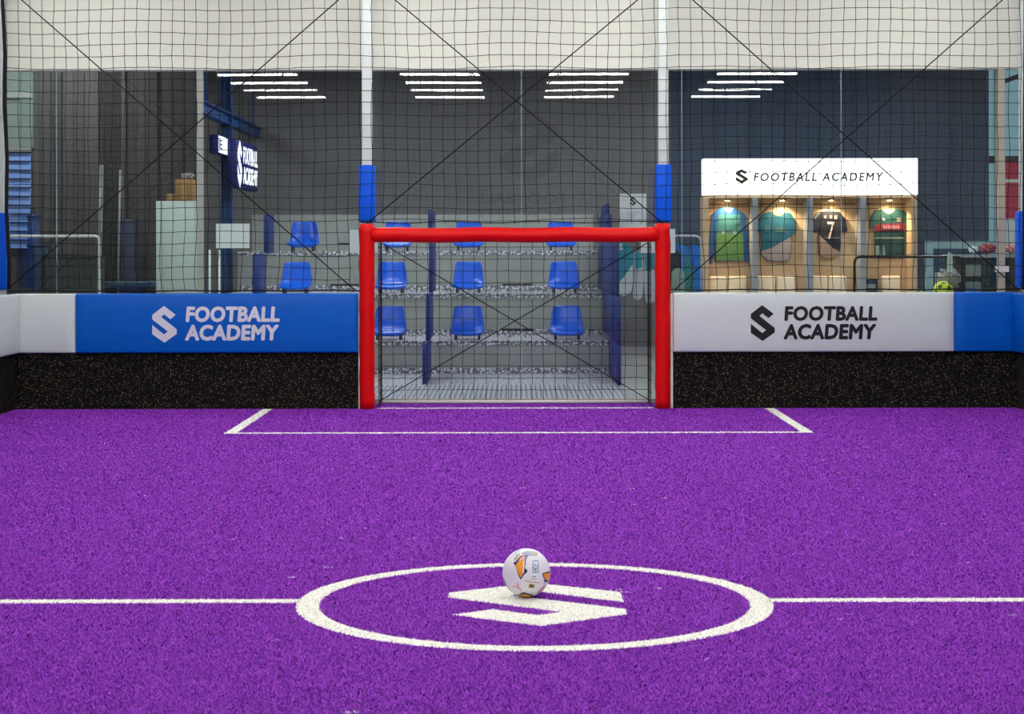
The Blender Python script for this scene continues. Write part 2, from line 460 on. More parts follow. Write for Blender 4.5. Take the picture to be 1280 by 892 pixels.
def cushion(x0, x1, m):
    """stuffed pad: swollen front, flat back"""
    tx = [0, .006, .02, .05, .1]; L = x1 - x0
    us = [x0 + q for q in tx] + list(np.linspace(x0 + .2, x1 - .2, 12) if L > .6 else [x0 + L / 2]) + [x1 - q for q in tx[::-1]]
    tz = [0, .01, .03, .07, .14, .25, .38, .5, .62, .75, .86, .93, .97, .99, 1]
    v = []; f = []; nz = len(tz)
    for x in us:
        e = min(x - x0, x1 - x, .1) / .1; e = 1 - (1 - e) ** 3
        for t in tz:
            v.append((x, YP + .03 * (1 - e) * .5 - bulge(t) * (.2 + .8 * e) + (.018 if t in (0, 1) else 0), ZP0 + t * (ZP1 - ZP0)))
    for i in range(len(us) - 1):
        for k in range(nz - 1): f.append((i * nz + k, (i + 1) * nz + k, (i + 1) * nz + k + 1, i * nz + k + 1))
    n0 = len(v)
    for x in us:
        v += [(x, YW - .001, ZP0), (x, YW - .001, ZP1)]
    for i in range(len(us) - 1):
        a, b = n0 + 2 * i, n0 + 2 * i + 2
        f += [(a, b, (i + 1) * nz, i * nz), (i * nz + nz - 1, (i + 1) * nz + nz - 1, b + 1, a + 1), (a + 1, b + 1, b, a)]
    f.append(tuple([n0] + list(range(nz)) + [n0 + 1])); e_ = len(us) - 1
    f.append(tuple([n0 + 2 * e_ + 1] + [e_ * nz + k for k in range(nz - 1, -1, -1)] + [n0 + 2 * e_]))
    o = mesh_obj('safety_pad', v, f, m, None, True)
    return o
def pad(x0, x1, m, label):
    return tag(cushion(x0 + .002, x1 - .002, m), label, 'pad')
XA, XB = P(94, 400, YP).x, P(1193, 400, YP).x
pad(-HW, XA, M_WHITEPAD, 'short blank white padded panel between the corner and the blue logo pad')
pb = pad(XA, XL1, M_BLUEPAD, 'long blue padded panel with white football academy lettering')
pw = pad(XR0, XB, M_WHITEPAD, 'long white padded panel with black football academy lettering')
pad(XB, HW, M_BLUEPAD, 'short blank blue padded panel between the corner and the white logo pad')
def board_logo(panel, ex0, ex1, ey0, ey1, tx0, tx1, t1, t2, m):
    Y = YP - .0015
    fn = lambda a, b: (a, face_y(b) - .0022, b)
    def bx(x0, y0, x1, y1):
        a, b = P(x0, y1, Y), P(x1, y0, Y); return a.x, b.x, a.z, b.z
    emblem('emblem', *bx(ex0, ey0, ex1, ey1), fn, m, panel)
    lettering('lettering', 'FOOTBALL', *bx(tx0, t1[0], tx1[0], t1[1]), fn, m, panel, .056, 1.05, .08)
    lettering('lettering', 'ACADEMY', *bx(tx0 - 1, t2[0], tx1[1], t2[1]), fn, m, panel, .056, 1.05, .08)
board_logo(pb, 190.8, 221.3, 382, 428, 232.5, (350, 349), (382.5, 402.5), (405.3, 425.7), M_WPRINT)
board_logo(pw, 938.2, 968, 381, 426, 980, (1096.3, 1095), (382, 401), (404.3, 424.2), M_BLACK)
# side boards running back along the pitch
def side(sx, first):
    X = sx * HW
    ya, yb = -2.9, YW
    kb = thing('kick_board', 'black speckled rubber kick board along the %s side of the pitch' % ('white padded' if first == 0 else 'blue padded'), 'board', (X, 8, 0))
    box('rubber_sheet', min(X, X + sx * .03), max(X, X + sx * .03), ya, yb, .003, ZK, M_RUB, kb)
    box('backing_board', min(X + sx * .03, X + sx * .07), max(X + sx * .03, X + sx * .07), ya, yb, .003, ZP1 - .03, M_DARK, kb)
    y1 = YW - .062
    for i in range(8):
        y0 = y1 - 2.75
        white = (i + first) % 2 == 0
        o = box('safety_pad', min(X - sx * .06, X - sx * .001), max(X - sx * .06, X - sx * .001), y0 + .004, y1, ZP0, ZP1, M_WHITEPAD if white else M_BLUEPAD, None, .022, 3)
        if i == 0:
            tag(o, 'plain %s side pad meeting the short %s pad at the pitch corner' % (('white', 'white') if white else ('blue', 'blue')), 'pad')
        else:
            tag(o, 'plain %s pad along the touchline that starts with a %s corner' % ('white' if white else 'blue', 'white' if first == 0 else 'blue'), 'pad',
                '%s touchline pads, %s corner side' % ('white' if white else 'blue', 'white' if first == 0 else 'blue'))
        y1 = y0
side(-1, 0); side(1, 1)

# ------------------------------------------------------------------ net poles
YPOLE = YW + .19
def pole(x, zpad0, zpad1, label, hw=.05):
    t = thing('net_pole', label, 'pole', (x, YPOLE, 0))
    box('tube', x - hw, x + hw, YPOLE - hw, YPOLE + hw, 0, CEIL, M_POLE, t, .008, 2)
    box('blue_pad', x - .082, x + .082, YPOLE - .082, YPOLE + .082, zpad0, zpad1, mat('bright_blue_pad', (0, 92, 226), rough=.5, spec=.2, var=.04), t, .02, 2)
XPL, XPR = P(459, 200, YPOLE).x, P(829, 200, YPOLE).x
zb0, zb1 = P(0, 279, YPOLE).z, P(645, 206, YPOLE).z
pole(XPL, zb0, zb1, 'white net pole with blue pad above the goalpost by the blue board')
pole(XPR, zb0, zb1, 'white net pole with blue pad above the goalpost by the white board')
pole(P(0.5, 300, YPOLE).x, 1.2, P(0, 266, YPOLE).z, 'white net pole with blue pad behind the white corner pads')
pole(P(1281, 300, YPOLE).x, 1.2, P(1280, 264, YPOLE).z, 'white net pole with blue pad behind the blue corner pads')

# ------------------------------------------------------------------ goal
XG0, XG1 = P(458.7, 400, YW).x, P(828.3, 400, YW).x
RG = 9.6 / F * YW
ZC = P(645, 293.5, YW).z; ZT = P(645, 279.5, YW).z
goal = thing('football_goal', 'small football goal with red padded posts and crossbar and black net', 'goal', ((XG0 + XG1) / 2, YW, 0))
def padded_post(x):
    rr = [RG * (1 + .02 * math.sin(i * 2.1 + x)) for i in range(25)]
    pts = [(x + .002 * math.sin(i * 1.3), YW, .004 + (ZT - .004) * i / 24) for i in range(25)]
    return MB().tube(pts, rr, 20).build('padded_post', M_REDPAD, goal, True)
for x in (XG0, XG1): padded_post(x)
pts = [(XG0 + RG * .6 + (XG1 - XG0 - RG * 1.2) * i / 40, YW, ZC + .004 * math.sin(i * .5)) for i in range(41)]
MB().tube(pts, RG * .97, 20).build('padded_crossbar', M_REDPAD, goal, True)
YB = YW + .52
for x in (XG0, XG1):
    x += .11 if x < 0 else -.11
    tube('side_bar', arc_pts([(x, YW + .09, .03), (x, YB, .03), (x, YB, ZC), (x, YW + .09, ZC)], .08), .006, M_NET, goal, 6)
tube('rear_bar', [(XG0 + .11, YB, .03), (XG1 - .11, YB, .03)], .016, M_WHITEPAINT, goal, 8)
tube('rear_bar', [(XG0 + .11, YB, ZC - .02), (XG1 - .11, YB, ZC - .02)], .008, M_NET, goal, 8)

def net_mesh(nu, nv, fn, r=.0033, knot=.0075, mb=None):
    """square net over an (nu x nv) grid, fn(i, j) -> point"""
    mb = mb or MB()
    g = [[Vector(fn(i, j)) for j in range(nv)] for i in range(nu)]
    for i in range(nu): mb.tube(g[i], r, 3, caps=False)
    for j in range(nv): mb.tube([g[i][j] for i in range(nu)], r, 3, caps=False)
    for i in range(nu):
        for j in range(nv): mb.octa(g[i][j], knot)
    return mb
MS = .1185
jit = lambda a=.008: random.uniform(-a, a)
gm = MB(); nu = int((XG1 - XG0 - .22) / MS) + 1; nv = int(ZC / MS) + 1
gx = lambda i: XG0 + .11 + (XG1 - XG0 - .22) * i / (nu - 1)
net_mesh(nu, nv, lambda i, j: (gx(i) + jit(.006), YB + .01 + .03 * math.sin(i * .4) * math.sin(j * .35), .03 + (ZC - .03) * j / (nv - 1) + jit(.005)), mb=gm)
net_mesh(nu, 5, lambda i, j: (gx(i), YW + .09 + (YB - YW - .09) * j / 4, ZC - .02 * math.sin(math.pi * j / 4)), mb=gm)
for x in (XG0 + .11, XG1 - .11):
    net_mesh(5, nv, lambda i, j: (x, YW + .09 + (YB - YW - .09) * i / 4, .03 + (ZC - .03) * j / (nv - 1)), mb=gm)
gm.build('goal_net', M_NET, goal)
def rope(name, pts, r, parent, n=6): return tube(name, pts, r, M_NET, parent, n)
a, b = P(474, 501, YB + .0), P(810, 303, YB); c, d = P(476, 303, YB), P(812, 500, YB)
rope('diagonal_rope', [a, b], .0055, goal); rope('diagonal_rope', [c + Vector((0, .012, 0)), d + Vector((0, .012, 0))], .0055, goal)

# ------------------------------------------------------------------ ball-stop net on the end of the cage
YN = YW + .06
ZN0, ZN1 = P(640, 362.5, YN).z, 4.72
net = thing('ball_stop_net', 'black square mesh net hanging above the boards behind the goal line', 'net', (0, YN, ZN0))
nx0, nx1 = P(9, 200, YN).x, P(1290, 200, YN).x
NU = int((nx1 - nx0) / MS); NV = int((ZN1 - ZN0) / MS) + 1
grid = {}
gl_, gr_, zt = XG0 - RG * .9, XG1 + RG * .9, P(640, 279, YN).z
for i in range(NU + 1):
    for j in range(NV + 1):
        x = nx0 + i * MS; z = ZN0 + j * (ZN1 - ZN0) / NV
        if gl_ - .01 < x < gr_ + .01 and z < zt - .005: continue
        wob = .012 * math.sin(j * .7 + i * .22) + .008 * math.sin(i * .55)
        low = math.exp(-((z - ZN0) / .5))
        grid[i, j] = Vector((x + wob * (.5 + low) + jit(.004), YN + .02 * math.sin(i * .31 + j * .2), z + .012 * math.sin(i * .4 + j * .15) * (0 if j == 0 else 1) + jit(.004)))
mb = MB()
def runs(keys):
    cur = []
    for k in keys:
        if k in grid: cur.append(grid[k])
        else:
            if len(cur) > 1: yield cur
            cur = []
    if len(cur) > 1: yield cur
for i in range(NU + 1):
    for c_ in runs([(i, j) for j in range(NV + 1)]):
        if c_[0].z > zt - .01 and c_[0].z < zt + .2 and gl_ < c_[0].x < gr_:
            c_ = [Vector((c_[0].x + jit(.02), YN - .01, zt - .01))] + c_
        mb.tube(c_, .0035, 3, caps=False)
for j in range(NV + 1):
    for c_ in runs([(i, j) for i in range(NU + 1)]): mb.tube(c_, .0035, 3, caps=False)
for p in grid.values(): mb.octa(p, .0082)
mb.build('mesh', M_NET, net)
rope('border_rope', [(x, YN, ZN0 + .004 * math.sin(x * 9)) for x in np.linspace(nx0, gl_, 40)], .0075, net)
rope('border_rope', [(x, YN, ZN0 + .004 * math.sin(x * 9)) for x in np.linspace(gr_, nx1, 40)], .0075, net)
rope('border_rope', [(x, YN - .01, zt + .012 + .008 * math.sin(x * 7)) for x in np.linspace(gl_, gr_, 50)], .006, net)
for x in (gl_ - .005, gr_ + .005):
    rope('border_rope', [(x + .006 * math.sin(k), YN, ZN0 + (zt - ZN0) * k / 12) for k in range(13)], .007, net)
zz = np.linspace(0, 1, 16)
L0, L1 = P(11, 362, YN - .05), P(4, 0, YN - .05); L1 = L0 + (L1 - L0) * 1.35
rope('border_rope', [L0.lerp(L1, t) + Vector((.008 * math.sin(t * 23), 0, 0)) for t in zz], .019, net, 8)
R0, R1 = P(1279, 362, YN), P(1281, 0, YN); R1 = R0 + (R1 - R0) * 1.35
rope('border_rope', [R0.lerp(R1, t) for t in zz], .012, net, 8)
def diag(x0, y0, x1, y1, dy):
    a = P(x0, y0, YN - .012 - dy); b = P(x1, y1, YN - .012 - dy)
    b = a + (b - a) * ((4.68 - a.z) / (b.z - a.z))
    rope('diagonal_rope', [a, b], .0065, net)
diag(443, 362, 27, 0, 0); diag(10, 361, 423, 0, .012)
diag(829, 279, 494, 0, 0); diag(459, 279, 797, 0, .012)
diag(1278, 366, 866, 0, 0); diag(843, 362, 1253, 0, .012)
# nets along the two sides
for sx in (-1, 1):
    t = thing('ball_stop_net', 'black square mesh net above the side boards at the %s corner' % ('white' if sx < 0 else 'blue'), 'net', (sx * 5.1, 8, ZN0))
    X = sx * 5.1
    n1 = int(21.8 / MS)
    net_mesh(n1, NV + 1, lambda i, j: (X + .02 * math.sin(i * .3 + j * .2), -2.7 + i * MS + jit(.005), ZN0 + j * (ZN1 - ZN0) / NV + jit(.005)), .0027, .0062).build('mesh', M_NET, t)

# ------------------------------------------------------------------ match ball
BR = .11
bpos = P(658, 717, 8.8); bpos.z = BR + .006
M_BALL = mat('ball_white', (236, 236, 242), rough=.35, var=.02)
bm = bmesh.new(); bmesh.ops.create_uvsphere(bm, u_segments=48, v_segments=32, radius=BR)
me = bpy.data.meshes.new('football'); bm.to_mesh(me); bm.free()
ball = thing('football', 'white football with orange and navy patches on the centre emblem', 'ball', bpos)
bb = link('shell', me, M_BALL, None, True); bb.parent = ball
vdir = (Vector((0, 0, H)) - bpos).normalized(); vr = Vector((0, 0, 1)).cross(vdir).normalized(); vu = vdir.cross(vr)
def bpoint(px, py, lift):
    u, v_ = (px - 443) / 357, -(py - 430) / 357
    q = math.hypot(u, v_)
    if q > .985: u, v_ = u / q * .985, v_ / q * .985
    n = vr * u + vu * v_ + vdir * math.sqrt(max(0, 1 - u * u - v_ * v_))
    return n * (BR + lift)
def bpatch(pts, col, lift=.0006, name='printed_patch'):
    bm = bmesh.new()
    # fine fan so the patch follows the sphere
    N = len(pts); cx = sum(p[0] for p in pts) / N; cy = sum(p[1] for p in pts) / N
    ed = []
    for i in range(N):
        a, b = pts[i], pts[(i + 1) % N]
        for k in range(4): ed.append((a[0] + (b[0] - a[0]) * k / 4, a[1] + (b[1] - a[1]) * k / 4))
    rings = []
    for s in (1, .66, .33): rings.append([bm.verts.new(bpoint(cx + (x - cx) * s, cy + (y - cy) * s, lift)) for x, y in ed])
    c0 = bm.verts.new(bpoint(cx, cy, lift)); n = len(ed)
    for r_ in range(2):
        for i in range(n):
            j = (i + 1) % n; bm.faces.new((rings[r_][i], rings[r_][j], rings[r_ + 1][j], rings[r_ + 1][i]))
    for i in range(n): bm.faces.new((rings[2][i], rings[2][(i + 1) % n], c0))
    bmesh.ops.recalc_face_normals(bm, faces=list(bm.faces))
    me = bpy.data.meshes.new(name); bm.to_mesh(me); bm.free()
    o = link(name, me, mat('ball_%d_%d_%d' % col, col, rough=.35, var=.05), None, True); o.parent = ball
NAVY, ORG, PCH, PNK, TAN, LAV = (38, 52, 92), (246, 158, 34), (238, 178, 158), (236, 176, 178), (190, 182, 140), (168, 168, 196)
bpatch([(246, 285), (285, 270), (352, 190), (430, 170), (468, 190), (440, 260), (425, 330), (422, 400), (460, 395), (450, 425), (400, 470), (358, 535), (325, 470), (290, 345)], NAVY, .0005)
bpatch([(288, 318), (318, 280), (420, 245), (415, 330), (408, 425), (358, 505), (330, 440)], ORG, .0009)
bpatch([(400, 265), (416, 262), (414, 330), (404, 430), (388, 455)], (240, 236, 236), .0012)
bpatch([(320, 276), (352, 215), (425, 178), (422, 244)], PCH, .0010)
bpatch([(442, 195), (466, 200), (440, 262), (432, 330), (426, 260)], (170, 190, 226), .0010)
bpatch([(258, 235), (290, 175), (350, 140), (352, 165), (296, 245), (262, 268)], TAN, .0007)
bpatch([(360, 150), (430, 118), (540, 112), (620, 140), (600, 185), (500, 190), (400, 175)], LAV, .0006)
bpatch([(520, 135), (600, 140), (608, 165), (540, 182)], TAN, .0009)
bpatch([(672, 442), (790, 405), (805, 470), (765, 560), (708, 575), (700, 520)], NAVY, .0005)
bpatch([(692, 448), (790, 430), (800, 480), (772, 540), (716, 528)], ORG, .0009)
bpatch([(310, 755), (395, 712), (470, 732), (530, 745), (560, 772), (480, 790), (350, 790)], NAVY, .0005)
bpatch([(322, 762), (400, 742), (512, 756), (500, 790), (360, 790)], ORG, .0009)
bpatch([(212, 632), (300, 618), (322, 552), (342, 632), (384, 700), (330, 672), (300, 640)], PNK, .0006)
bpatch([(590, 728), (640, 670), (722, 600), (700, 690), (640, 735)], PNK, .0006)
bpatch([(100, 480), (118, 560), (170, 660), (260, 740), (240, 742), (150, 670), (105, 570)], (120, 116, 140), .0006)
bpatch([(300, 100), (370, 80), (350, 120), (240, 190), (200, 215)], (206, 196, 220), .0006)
BL = (92, 138, 190)
for q in ([(528, 256), (620, 256), (620, 268), (528, 268)], [(532, 285), (544, 285), (544, 430), (532, 430)], [(610, 285), (622, 285), (622, 430), (610, 430)],
          [(532, 420), (622, 420), (622, 432), (532, 432)], [(550, 300), (600, 330), (580, 345)], [(548, 340), (572, 360), (552, 385)], [(596, 335), (608, 370), (590, 380)]):
    bpatch(q, BL, .0006)
bpatch([(568, 370), (592, 378), (585, 405), (568, 400)], NAVY, .0006)
bpatch([(535, 484), (578, 486), (576, 498), (536, 496)], (70, 74, 96), .0006)
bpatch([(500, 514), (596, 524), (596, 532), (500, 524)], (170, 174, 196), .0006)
bpatch([(428, 543), (540, 562), (636, 572), (634, 582), (540, 574), (428, 556)], (206, 150, 72), .0006)
bpatch([(486, 592), (566, 604), (552, 656), (470, 644)], (176, 128, 52), .0006)
bpatch([(506, 600), (540, 610), (522, 648), (500, 640)], (86, 62, 34), .0010)

# ------------------------------------------------------------------ lobby shell beyond the glass
LX0, LX1, LY1, LC = -9.4, 9.4, 31.6, 4.7
M_LWALL = mat('lobby_wall', (108, 106, 108), rough=.85, var=.05, scale=1)
M_LFLOOR = mat('lobby_floor', (128, 128, 126), rough=.5, var=.06, scale=2)
struct(box('floor', LX0, LX1, YG, LY1 + .1, -.12, 0, M_LFLOOR))
struct(box('ceiling', LX0, LX1, YG + .2, LY1 + .1, LC, LC + .1, mat('lobby_ceiling', (70, 70, 74), rough=.9)))
WX0 = P(1236, 200, LY1).x
struct(box('wall_back', LX0, WX0, LY1, LY1 + .1, 0, LC, M_LWALL))
struct(box('wall_left', LX0 - .1, LX0, YG + .2, LY1 + .1, 0, LC, M_LWALL))
struct(box('wall_right', LX1, LX1 + .1, YG + .2, LY1 + .1, 0, LC, M_LWALL))
wb = struct(box('daylight_tint_panel', 2.55, WX0 - .01, LY1 - .03, LY1 - .001, 0, LC, mat('daylight_tint_wall', (60, 74, 94), rough=.85, var=.08, scale=1)))  # bluish window daylight on the back wall, put into an added panel's colour
for k in range(9):
    x = 2.75 + k * .55; box('batten', x, x + .05, LY1 - .045, LY1 - .03, 0, LC, mat('daylight_tint_batten', (52, 62, 78), rough=.8), wb)  # battens carry the same daylight tint in their colour
# far window
wz = P(1260, 197, LY1).z
fw = MB(); fr = .05
fw.box(WX0, LX1, LY1, LY1 + .1, 0, .8); fw.box(WX0, LX1, LY1 + .02, LY1 + .08, wz - .09, wz + .03)
z2 = P(1260, 98, LY1).z
fw.box(WX0, LX1, LY1 + .02, LY1 + .08, LC - .06, LC)
xv = P(1247, 200, LY1).x
win2 = struct(fw.build('window_2', mat('window_frame_dark', (52, 54, 58), rough=.5)))
box('mullion', xv - .04, xv + .05, LY1 + .01, LY1 + .09, .8, LC, M_BEIGE, win2)
xv2 = P(1279, 200, LY1).x
box('mullion', xv2 - .02, xv2 + .05, LY1 + .01, LY1 + .09, .8, LC, mat('window_frame_dark', (52, 54, 58)), win2)
MB().add([(P(1257, 104, LY1).x, LY1 + .03, P(1257, 104, LY1).z), (P(1279, 96, LY1).x, LY1 + .03, P(1279, 96, LY1).z),
          (P(1279, 90, LY1).x, LY1 + .03, P(1279, 90, LY1).z), (P(1257, 98, LY1).x, LY1 + .03, P(1257, 98, LY1).z)], [(0, 1, 2, 3)]).build('sloping_bar', M_DARK, win2)
for (a_, b_) in ((WX0, xv - .04), (xv + .05, xv2 - .02), (xv2 + .05, LX1)):
    box('pane', a_, b_, LY1 + .046, LY1 + .054, wz + .03, LC - .06, M_GLASS, win2)
    box('pane', a_, b_, LY1 + .046, LY1 + .054, .8, wz - .09, M_GLASS, win2)
M_RED = mat('red_poster', (190, 44, 74), rough=.6, var=.05)
a, b = P(1256.5, 203, LY1 - .02), P(1274, 312, LY1 - .02)
t = thing('red_banner', 'red banner with white notice hanging in front of the far window', 'banner', ((a.x + b.x) / 2, LY1 - .02, b.z))
box('cloth', a.x, b.x, LY1 - .03, LY1 - .02, b.z, a.z, M_RED, t)
z_ = P(1260, 226, LY1).z; box('stripe', a.x, b.x, LY1 - .033, LY1 - .03, z_ - .025, z_ + .025, M_PAPER, t)
a2, b2 = P(1257, 273, LY1 - .03), P(1274, 308, LY1 - .03)
box('notice', a2.x, b2.x, LY1 - .034, LY1 - .03, b2.z, a2.z, M_PAPER, t)
# unseen light panels added above the lobby to brighten it
M_LP = emat('added_lobby_light', (.95, .97, 1.0), LOBBY)
lp = None
for X in (-6.0, -2.0, 2.0, 6.0):
    for Y in (22.2, 25.4, 28.6):
        if lp is None:
            lp = thing('added_light_panel', 'flat unseen light panel added under the lobby ceiling', 'lamp', (0, 0, 0), 'added lobby light panels')
            box('frame', -.62, .62, -.17, .17, -.03, 0, M_HOUSE, lp); box('diffuser', -.6, .6, -.15, .15, -.034, -.03, M_LP, lp); o = lp
        else: o = copy_tree(lp)
        o.location = (X, Y, LC)

# rear-wall emblem of the hall, seen mirrored in the glass
M_DKLOGO = mat('wall_logo', (44, 46, 54), rough=.7)
fnr = lambda a, b: (-a, -3.195, b)
t = thing('wall_logo', 'large dark emblem with lettering on the pale end wall behind the pitch', 'sign', (0, -3.19, 3.7))
emblem('emblem', -.95, .35, 3.05, 4.75, fnr, M_DKLOGO, t)
lettering('lettering', 'FOOTBALL', -1.1, .9, 2.62, 2.86, fnr, M_DKLOGO, t, .03)
lettering('lettering', 'ACADEMY', -1.1, .9, 2.28, 2.52, fnr, M_DKLOGO, t, .03)

# ------------------------------------------------------------------ bleachers
Y1, Y2, Y3, Y4 = 24.6, 26.1, 27.6, 29.1
Z1, Z2, Z3 = .43, 1.0, 1.58
BXL, BXR = -4.0, 1.17
ble = thing('bleacher', 'grey steel bleacher with three chequer plate tiers and blue side panels', 'bleacher', ((BXL + BXR) / 2, Y1, 0))
for (ya, yb, za, zb) in ((Y1, Y2, 0, Z1), (Y2, Y3, Z1, Z2), (Y3, Y4, Z2, Z3)):
    box('riser', BXL, BXR, ya, ya + .03, za, zb - .06, M_STEELGREY, ble)
    box('nosing', BXL, BXR, ya - .01, ya + .03, zb - .06, zb, M_CHEQ, ble)
    box('tread', BXL, BXR, ya + .03, yb, zb - .02, zb, M_CHEQ, ble)
    box('riser_foot_strip', BXL, BXR, ya - .014, ya - .002, za + .001, za + .085, M_CHEQ, ble)  # chequer strip filling out the band at each riser's foot
box('rear_panel', BXL, BXR, Y4, Y4 + .03, 0, Z3 + .55, M_STEELGREY, ble)
def side_panel(x, parts):
    for (ya, yb, za, zb) in parts: box('side_panel', x - .02, x + .02, ya, yb, za, zb, M_BLUEPANEL, ble, .006, 1)
side_panel(1.21, [(22.5, 24.75, .0, .47), (22.55, 26.25, .47, 1.03), (22.85, 27.7, 1.03, 1.74), (24.6, 27.5, 1.74, 2.05), (25.2, 26.9, 2.05, 2.2)])
side_panel(-1.08, [(22.5, 24.0, .0, .49), (23.35, 24.59, .49, 1.06), (24.2, 25.4, 1.06, 1.72), (24.0, 25.3, 1.72, 2.1)])
side_panel(-3.22, [(22.6, 24.59, .0, .5), (23.6, 24.59, .5, 1.55), (24.65, 25.4, 1.56, 2.06)])
# floor plates in front
fp = thing('ridged_floor_plate', 'ridged aluminium floor plate between the glass and the bleacher', 'floor plate', (-1, 21.2, 0))
box('base_plate', -3.3, 1.19, 20.0, 22.45, 0, .012, mat('plate_grooves', (112, 114, 122), rough=.5), fp)
pm = MB()
n = int(4.49 / .055)
for i in range(n):
    x = -3.3 + .055 * i + .01
    pm.add([(x, 20.02, .012), (x + .034, 20.02, .012), (x + .024, 20.02, .03), (x + .010, 20.02, .03),
            (x, 22.43, .012), (x + .034, 22.43, .012), (x + .024, 22.43, .03), (x + .010, 22.43, .03)],
           [(0, 1, 2, 3), (1, 5, 6, 2), (2, 6, 7, 3), (3, 7, 4, 0), (5, 4, 7, 6)])
pm.build('ridges', M_ALU, fp)
tag(box('chequer_floor_plate', -3.3, 1.17, 22.47, 24.58, 0, .012, M_CHEQ), 'silver chequer floor plate at the foot of the bleacher', 'floor plate')

# seats
def make_seat():
    s = thing('bucket_seat', '', 'seat')
    # shell profile: (depth y, height z, half width), front edge to top of back
    prof = [(-.20, .045, .205), (-.215, .085, .222), (-.19, .115, .225), (-.08, .10, .22), (.06, .09, .218), (.12, .12, .215), (.15, .20, .205), (.17, .30, .195), (.185, .39, .18), (.19, .425, .165), (.205, .435, .15)]
    v = []; f = []; K = 13
    for (y, z, hw) in prof:
        for k in range(K):
            a = -1 + 2 * k / (K - 1)
            curl = .035 * abs(a) ** 3
            back = z > .15
            v.append((hw * a, y - (curl if back else 0), z + (0 if back else curl * .8)))
    R = len(prof)
    for r_ in range(R - 1):
        for k in range(K - 1):
            f.append((r_ * K + k, r_ * K + k + 1, (r_ + 1) * K + k + 1, (r_ + 1) * K + k))
    o = mesh_obj('shell', v, f, M_BLUESEAT, s, True)
    md = o.modifiers.new('thickness', 'SOLIDIFY'); md.thickness = .022; md.offset = -1
    md2 = o.modifiers.new('round', 'SUBSURF'); md2.levels = 1; md2.render_levels = 1
    for sx in (-1, 1):
        box('foot', sx * .15 - .015, sx * .15 + .015, -.17, .1, 0, .075, M_DARK, s)
    box('bracket', -.17, .17, -.06, -.02, .055, .085, M_DARK, s)
    return s
seat0 = make_seat(); first = True
rows = [('bottom', Y1 + .42, Z1, [(487, -1.65), (585, -.632), (708, .66)]),
        ('middle', Y2 + .42, Z2, [(371, -3.04), (490, -1.72), (586, -.66), (705, .665)]),
        ('top', Y3 + .42, Z3, [(380, -3.1), (497, -1.73), (586, -.69), (701, .655)])]
colname = {3: 'beside the tall blue end panel', 2: 'just inside the middle blue panel', 1: 'between the middle blue panel and outer seats', 0: 'nearest the lit blue sign'}
for rn, y, z, xs_ in rows:
    for k, (px, x) in enumerate(xs_):
        ci = k + (4 - len(xs_))
        o = seat0 if first else copy_tree(seat0); first = False
        o.location = (x, y, z); o['label'] = 'blue plastic bucket seat on the %s tier %s' % (rn, colname[ci]); o['group'] = 'bucket seats on the bleacher'
# brackets whose seats were taken off
br = None
for (x, y, z, lab) in ((.02, Y1 + .9, Z1, 'bottom tier between two right-hand seats'), (.02, Y2 + .9, Z2, 'middle tier between the seats by the end panel'), (-2.4, Y2 + .9, Z2, 'middle tier behind the blue logo pad'), (-2.4, Y3 + .6, Z3, 'top tier behind the paper sheet')):
    if br is None:
        br = thing('seat_bracket', '', 'bracket'); box('bar', -.21, .21, -.02, .02, .09, .12, M_DARK, br)
        for sx in (-.1, .1): box('foot', sx - .015, sx + .015, -.02, .02, 0, .09, M_STEELGREY, br)
        o = br
    else: o = copy_tree(br)
    o.location = (x, y, z); o['label'] = 'empty dark seat bracket on the ' + lab.replace('right-hand ', 'blue '); o['group'] = 'empty seat brackets'

# ------------------------------------------------------------------ shirt display with lit sign
YD = 28.7
DX0, DX1 = P(880, 300, YD).x, P(1145.5, 300, YD).x
dz1, dz0 = P(1000, 198, YD - .05).z, P(1000, 243.5, YD - .05).z
disp = thing('shirt_display', 'pale wooden four-bay shirt display with downlights under a lit sign', 'display', ((DX0 + DX1) / 2, YD, 0))
M_DIV = mat('grey_divider', (150, 156, 166), rough=.4, var=.03)
box('back_panel', DX0, DX1, YD + .45, YD + .5, 0, dz0, M_WOOD, disp)
box('top_panel', DX0, DX1, YD, YD + .45, dz0 - .04, dz0, M_WOOD, disp)
box('shelf', DX0, DX1, YD - .05, YD + .45, .62, .68, M_WOOD, disp)
box('plinth', DX0, DX1, YD, YD + .45, 0, .62, M_WOOD, disp)
zr = P(1000, 255, YD + .4).z
divs = [DX0 + .03] + [P(px, 300, YD).x for px in (944, 1013, 1079)] + [DX1 - .03]
for x in divs: box('divider', x - .04, x + .04, YD - .01, YD + .45, .68, dz0 - .04, M_DIV if x not in (divs[0], divs[-1]) else M_WOOD, disp)
for i in range(4):
    box('hanging_rail', divs[i] + .04, divs[i + 1] - .04, YD + .43, YD + .448, zr - .015, zr + .015, mat('rail_brown', (130, 100, 74), rough=.5), disp)
M_SPOT = emat('downlight', (1.0, .72, .36), 60)
for i, px in enumerate((909, 978, 1039, 1112)):
    p = P(px, 250, YD + .30)
    MB().tube([(p.x, YD + .30, dz0 - .075), (p.x, YD + .30, dz0 - .04)], .045, 12).build('downlight', M_DIV, disp); dl = COL.objects[-1]
    MB().tube([(p.x, YD + .30, dz0 - .079), (p.x, YD + .30, dz0 - .075)], .036, 12).build('downlight_lens', M_SPOT, dl)
    ld = bpy.data.lights.new('downlight_lamp', 'SPOT'); ld.energy = 85; ld.color = (1, .72, .42); ld.spot_size = 2.3; ld.spot_blend = .7; ld.shadow_soft_size = .03
    lo = bpy.data.objects.new('downlight_lamp', ld); COL.objects.link(lo); lo.parent = disp
    lo.matrix_parent_inverse = disp.matrix_basis.inverted(); lo.location = (p.x, YD + .30, dz0 - .085)
